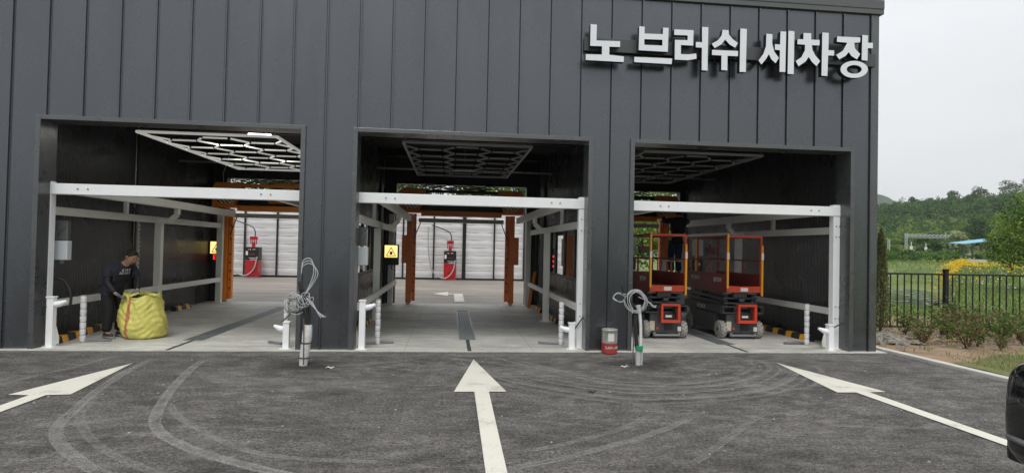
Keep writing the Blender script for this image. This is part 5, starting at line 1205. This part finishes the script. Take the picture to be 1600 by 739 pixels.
for k in range(5):
    x, y = 7.9+.33*k+g.normal(0,.05), .75+.22*math.sin(k*2); a = g.uniform(-.5,.5)
    tag(MB().tube([(x, y, .07), (x+.2*math.cos(a), y+.2*math.sin(a), .12), (x+.42*math.cos(a), y+.42*math.sin(a), .07)], [.012,.018,.01], 6).build('driftwood', mat('dry wood', (.42,.30,.19), .8) if 'dry wood' not in bpy.data.materials else bpy.data.materials['dry wood'], loc=(x, y, .07)), 'dry pale branch lying on the soil between building corner and shrubs', 'branch', 'dry branches on the soil')
x, y = 10.9, .9
tag(MB().tube([(x, y, .1), (x+.12, y+.02, .13), (x+.3, y, .1)], [.02,.045,.03], 8).build('red_bag', mat('red plastic', (.45,.02,.03), .4), loc=(x, y, .1), smooth=True), 'small red plastic scrap lying behind the shrubs near the right edge', 'litter')
L_ = Leaves(); g = np.random.default_rng(43); n = 5200; X = g.uniform(7.36, 14, n); Y_ = g.uniform(-.6, 3.4, n); cl = np.sin(X*3.1)*np.sin(Y_*4.3)+g.normal(0,.5,n)+(Y_ > 2.2)*1.2; ok = cl > .75
L_.cloud(np.stack([X, Y_, np.full(n, .07)+g.uniform(0,.06,n)], 1)[ok], .085, g.choice([0,1,2], n)[ok], up=1.0, aspect=.2, g=g); tag(L_.build('weeds', [G_grass, G_light, G_brown]), 'weeds and dry stalks growing among the shrubs and along the fence foot', 'weeds', kind='stuff')
# grass tufts on lawn strip (nobody could count it)
g = np.random.default_rng(41); L_ = Leaves(); n = 16000; X = g.uniform(7.36, 12, n); Y_ = g.uniform(-4, .3, n); ok = Y_ < -.95+.25*np.sin(X*2.3)+.12*(X-7.3)+g.normal(0,.2,n); X, Y_ = X[ok], Y_[ok]
L_.cloud(np.stack([X, Y_, np.full(len(X), .105)], 1), .06, (g.random(len(X)) < .35).astype(int), up=1.5, aspect=.16, g=g); tag(L_.build('grass', [G_grass, leafmat('straw', (.30,.26,.12), (.36,.31,.16))]), 'short patchy grass beside the kerb', 'grass', kind='stuff')

# ------------------------------------------------------------------ meadow, pond, flowers
def scatter(n, t0, t1, d0, d1, g, pw=1.0):
    d = d0+(d1-d0)*g.random(n)**pw; px = g.uniform(t0, t1, n); xy = [at(p, q_) for p, q_ in zip(px, d)]; X = np.array([a for a, _ in xy]); Y_ = np.array([b_ for _, b_ in xy]); return px, d, X, Y_
g = np.random.default_rng(51); L_ = Leaves()
for (n, d0, d1, sz) in ((26000, 14, 34, .16), (26000, 34, 75, .30), (9000, 75, 120, .55)):
    px, d, X, Y_ = scatter(n, 1250, 1850, d0, d1, g); Z = terr(X, Y_); ok = Z > -1.9; L_.cloud(np.stack([X, Y_, Z+sz*.35], 1)[ok], sz, g.choice([0,0,1,2], n)[ok], up=1.4, aspect=.14, g=g)
tag(L_.build('tall_grass', [G_grass, G_light, G_mid]), 'tall meadow grass behind the railing fence and round the pond', 'grass', kind='stuff')
L_ = Leaves(); px, d, X, Y_ = scatter(5200, 1440, 1900, 24, 85, g, .8); cl = np.sin(X*.55+1)*np.sin(Y_*.4)+.6*np.sin(X*1.9+Y_*1.3)+g.normal(0,.3,len(X)) + (d > 48)*.55 + (px-1560)/200*.6 - (d < 34)*.2; ok = cl > .42
Z = terr(X, Y_); L_.cloud(np.stack([X, Y_, Z+.42+g.uniform(0,.25,len(X))], 1)[ok], .13, 0, g=g, aspect=.9)
px = g.normal(1502, 17, 1500); d = g.uniform(66, 80, 1500); xy = [at(p, q_) for p, q_ in zip(px, d)]; X = np.array([a for a, _ in xy]); Y_ = np.array([b_ for _, b_ in xy]); Z = terr(X, Y_); L_.cloud(np.stack([X, Y_, Z+.2+g.uniform(0,.75,len(X))*np.exp(-((px-1502)/20)**2)], 1), .20, 0, g=g, aspect=.9)
tag(L_.build('yellow_flowers', [G_yel]), 'yellow wild flowers covering the bank behind the railing fence', 'flowers', kind='stuff')
L_ = Leaves(); px, d, X, Y_ = scatter(420, 1385, 1600, 24, 60, g); Z = terr(X, Y_); L_.cloud(np.stack([X, Y_, Z+.40], 1)[Z > -1.8], .08, 0, g=g, aspect=.9); tag(L_.build('white_flowers', [leafmat('white petals', (.6,.6,.55), (.7,.7,.65))]), 'small white wild flowers by the pond', 'flowers', kind='stuff')
wp = []
for k in range(40):
    a = 2*math.pi*k/40; px_, d_ = 1405+68*math.cos(a), 50+11.5*math.sin(a); wp.append(at(px_, d_))
M_water = mat('pond water', (.05,.065,.05), .08, bump=.05, bscale=3)
struct(MB().add([(x, y, -1.78) for x, y in wp], [tuple(range(40))]).build('pond_water', M_water))
g = np.random.default_rng(61); q = MB()
for k in range(420):
    px_, d_ = g.uniform(1340, 1468), g.uniform(39, 61)
    if math.sin(px_*.09+d_*.33)+g.normal(0,.5) < .1: continue
    x, y = at(px_, d_); r_ = g.uniform(.12,.38); v = [(x+r_*math.cos(a)*g.uniform(.8,1.1), y+r_*math.sin(a), -1.768) for a in np.arange(8)*math.pi/4]; q.add(v, [tuple(range(8))])
tag(q.build('lily_pads', mat('lily pad', (.16,.22,.10), .4, var=.3, vscale=2)), 'lily pads floating on the pond', 'lily pads', kind='stuff')

# thicket between meadow and railway
g = np.random.default_rng(71); L_ = Leaves()
for k in range(300):
    px_ = g.uniform(1180, 1900); d_ = g.uniform(86, 175); x, y = at(px_, d_); r_ = g.uniform(1.0, 1.8); L_.crown((x, y, hz(x, y)+r_*.5), (r_, r_, r_*.8), 190, .36, int(g.choice([0,0,1,2])), clumps=7, g=g)
tag(L_.build('thicket', [G_mid, G_dark, G_light]), 'green scrub thicket in front of the railway', 'bushes', kind='stuff')
# forest on the hill
L_ = Leaves()
for k in range(1500):
    px_ = g.uniform(1150, 1950) if k % 3 else g.uniform(1340, 1660); d_ = 232+200*g.random()**.8; x, y = at(px_, d_); r_ = g.uniform(2.6, 4.6); hh = g.uniform(.9, 1.5)
    mi = int(g.choice([0,0,1,3,2,2] if d_ < 310 else [1,3,3,0,0,1])); L_.crown((x, y, hz(x, y)+2.8+r_*hh*.4), (r_, r_, r_*hh), 170, .95, mi, clumps=8, g=g)
tag(L_.build('hill_forest', [G_mid, G_dark, G_light, G_pine]), 'mixed green forest covering the hill behind the railway', 'forest', kind='stuff')
for k, (px_, d_, h_, r_, lab) in enumerate(((1427, 405, 13, 3.4, 'pine standing proud of the forest skyline, nearest the building'), (1452, 410, 12, 3.2, 'small pine on the forest skyline, second from the building'), (1489, 400, 14, 4.2, 'broad pine on the middle of the forest skyline'), (1530, 405, 16, 5.0, 'flat topped pine on the skyline right of the middle'), (1576, 400, 18, 6.5, 'large spreading pine on the skyline near the right edge'), (1610, 395, 19, 6, 'tall pine on the skyline at the right edge of the picture'))):
    x, y = at(px_, d_); tree('pine_tree', lab, 'tree', x, y, hz(x, y), h_, r_, 1500, .8, [G_pine, G_dark], base_h=.25, trunk=.3, group='pines on the skyline', clumps=22, seed=80+k)
x, y = at(1494, 183); tree('flowering_tree', 'pale cream flowering tree behind the railway gantry', 'tree', x, y, hz(x, y), 8.2, 3.7, 4200, .55, [G_pale, G_mid, G_pale], base_h=.05, trunk=.3, seed=3, clumps=18)
x, y = at(1455, 205); tree('round_tree', 'dark round tree between the gantry and the pale flowering tree', 'tree', x, y, hz(x, y), 9, 5.2, 3600, .7, [G_dark, G_mid], base_h=.05, trunk=.3, seed=5, clumps=16)
x, y = at(1533, 225); tree('round_tree', 'large dark tree above the blue roofed shelter', 'tree', x, y, hz(x, y), 15, 6.0, 6000, .75, [G_dark, G_dark, G_mid], base_h=.1, trunk=.4, seed=6, clumps=20)
x, y = at(1392, 222); tree('round_tree', 'light green round tree by the railway beside the building edge', 'tree', x, y, hz(x, y), 7, 4.6, 3000, .6, [G_light, G_mid], base_h=.05, trunk=.3, seed=7, clumps=14)
# near trees at the right edge
for k, (px_, d_, h_, r_, lab) in enumerate(((1636, 27, 4.6, 2.0, 'bushy yellow green tree close behind the fence at the right edge'), (1730, 25, 5.2, 2.2, 'taller green tree just outside the right edge of the picture'), (1580, 46, 3.9, 1.5, 'smaller green tree left of the bushy tree at the right edge'))):
    x, y = at(px_, d_); tree('leafy_tree', lab, 'tree', x, y, hz(x, y), h_+.2, r_, 11000, .13 if d_ < 30 else .16, [G_mid, G_light, G_light, G_dark], base_h=.12, trunk=.09, seed=90+k, clumps=30)
# trees behind the sheet wall, seen through the bays
for k, (x, y, h_, r_, lab) in enumerate(((-9.5, 27, 6.6, 3.2, 'leafy tree behind the sheet wall, seen through the left bay'), (-3.4, 26, 6.8, 3.0, 'leafy tree behind the left part of the sheet wall of the middle bay'), (1.6, 28, 6.3, 2.6, 'leafy tree behind the middle of the sheet wall'), (4.6, 26, 6.4, 2.4, 'leafy tree behind the right part of the sheet wall'), (10.5, 27, 4.6, 2.6, 'bright green bushy tree seen through the right bay behind the lifts'), (13.8, 29, 6.0, 3.2, 'green tree behind the bright bush in the right bay'), (8.2, 31, 6.5, 2.8, 'green tree seen above the lifts at the left of the right bay'))):
    tree('leafy_tree', lab, 'tree', x, y, -.06, h_, r_, 6500, .22, [G_mid, G_light, G_light, G_dark] if x > 7 else [G_mid, G_light, G_dark], base_h=.02 if x > 7 else .2, trunk=.12, group='trees behind the car wash', seed=100+k, clumps=26)
tag(MB().box(9.3, 9.6, 21.4, 21.45, 0, 1.2).build('green_panel', mat('green net', (.03,.40,.08), .5), loc=(9.4, 21.4, 0)), 'narrow bright green panel seen through the cage of the left scissor lift', 'panel')
# far hill
v = []; f = []; n = 90; g = np.random.default_rng(5)
for j, (dd, hh) in enumerate(((1150, -8), (1250, .8), (1300, 1.0), (1400, .7))):
    for k in range(n):
        px_ = 900+(1750-900)*k/(n-1); x, y = at(px_, dd); H = 78*math.exp(-((px_-1365)/75)**2)+56+6*g.random(); v.append((x, y, H*hh if hh > 0 else -8))
for j in range(3):
    for k in range(n-1): f.append((j*n+k, j*n+k+1, (j+1)*n+k+1, (j+1)*n+k))
struct(MB().add(v, f).build('distant_hill', mat('distant forest', (.04,.07,.03), .95, var=.5, vscale=.06), smooth=False))

# ------------------------------------------------------------------ railway gantry, masts, signals and shelter
M_far = mat('galvanised mast', (.50,.52,.55), .6)
def lattice(q, a, b_, w, n, r_):
    a = Vector(a); b_ = Vector(b_); d = (b_-a); u = d.normalized().orthogonal().normalized()*w/2; u2 = d.normalized().cross(u).normalized()*w/2
    C_ = [u+u2, u-u2, -u-u2, -u+u2]
    for c in C_: q.bar(a+c, b_+c, r_)
    for k in range(n):
        p, p2 = a+d*k/n, a+d*(k+1)/n
        for i in range(4): q.bar(p+C_[i], p2+C_[(i+1)%4], r_*.7)
t0 = at(1416, 190); t1 = at(1504, 190); zz = 1.95
t = thing('catenary_gantry', 'grey lattice gantry spanning the railway below the hill', 'gantry', (*t0, zz))
for (x, y) in (t0, t1): q = MB(); lattice(q, (x, y, zz-1.5), (x, y, zz+7.0), .55, 9, .11); q.build('mast', M_far, t)
q = MB(); lattice(q, (t0[0], t0[1], zz+6.1), (t1[0], t1[1], zz+6.1), .8, 14, .12); q.build('truss', M_far, t)
mx_ = at(1478, 190); MB().tube([(*mx_, zz+6), (*mx_, zz+7.6)], .1, 6).build('bracket', M_far, t)
for px_, lab in ((1389, 'grey lattice mast beside the building edge'), (1550, 'grey lattice mast behind the blue roofed shelter')):
    x, y = at(px_, 190); t = thing('catenary_mast', lab, 'mast', (x, y, zz), 'separate masts along the railway'); q = MB(); lattice(q, (x, y, zz-1.5), (x, y, zz+(4.8 if px_ < 1400 else 7.4)), .5, 8, .11); q.build('lattice', M_far, t)
for px_, h_, lab in ((1424, 3.6, 'white signal box on a post, left one below the gantry'), (1447, 3.2, 'white signal box on a post, right one below the gantry')):
    x, y = at(px_, 180); t = thing('signal_post', lab, 'signal', (x, y, 2.4), 'white signals below the gantry'); MB().tube([(x, y, 1.5), (x, y, 2.4+h_)], .11, 6).build('post', M_paper, t); MB().box(x-.35, x+.35, y-.2, y+.2, 2.4+h_*.35, 2.4+h_*.62).build('box', M_paper, t)
a = at(1375, 178); b_ = at(1560, 178); q = MB(); q.bar((*a, 2.5), (*b_, 2.5), .12)
tag(q.build('guard_rail', M_far, loc=(*a, 2.95)), 'thin grey rail along the railway bank', 'rail')
# shelter with a light blue roof
cx_, cy_ = at(1521, 112); d = Vector((math.cos(YAW), -math.sin(YAW), 0)); e_ = Vector((d.y, -d.x, 0))*-1
t = thing('shelter', 'open shelter with a sloping light blue roof below the hill', 'shelter', (cx_, cy_, 1.4))
c = Vector((cx_, cy_, 0)); q = MB()
L0, L1 = c-d*3.3, c+d*3.3
q.add([L0-e_*2+Vector((0,0,4.02)), L1-e_*2+Vector((0,0,4.85)), L1+e_*2+Vector((0,0,5.1)), L0+e_*2+Vector((0,0,4.22)), L0-e_*2+Vector((0,0,4.14)), L1-e_*2+Vector((0,0,4.97)), L1+e_*2+Vector((0,0,5.22)), L0+e_*2+Vector((0,0,4.34))], [(0,3,2,1),(4,5,6,7),(0,1,5,4),(1,2,6,5),(2,3,7,6),(3,0,4,7)])
q.build('roof', mat('light blue sheet roof', (.16,.42,.56), .5), t)
for s_, h_ in ((-3.0, 4.1), (-1.4, 4.3), (.4, 4.5), (2.6, 4.75)): p = c+d*s_-e_*1.6; MB().bar((p.x, p.y, .8), (p.x, p.y, h_), .22).build('post', mat('post dark green', (.04,.07,.05), .6) if s_ < -1 else M_bark, t)
x, y = at(1524, 88)
tag(MB().box(x-1.7, x+1.7, y-.15, y+.15, hz(x, y)-.2, hz(x, y)+.75).build('low_wall', mat('pale concrete', (.5,.48,.42), .8), loc=(x, y, 0)), 'short pale concrete wall above the yellow flowers', 'wall')


# ------------------------------------------------------------------ haze: one closed box of thin even air round the whole place
hm = bpy.data.materials.new('thin haze'); hm.use_nodes = True; n_ = hm.node_tree.nodes; n_.remove(n_['Principled BSDF']); pv = n_.new('ShaderNodeVolumePrincipled')
pv.inputs['Color'].default_value = (.86,.90,.95,1); pv.inputs['Density'].default_value = .00017; hm.node_tree.links.new(pv.outputs[0], n_['Material Output'].inputs['Volume'])
tag(MB().box(-4000, 4000, -4000, 4000, -9.5, 190).build('haze', hm), kind='stuff')
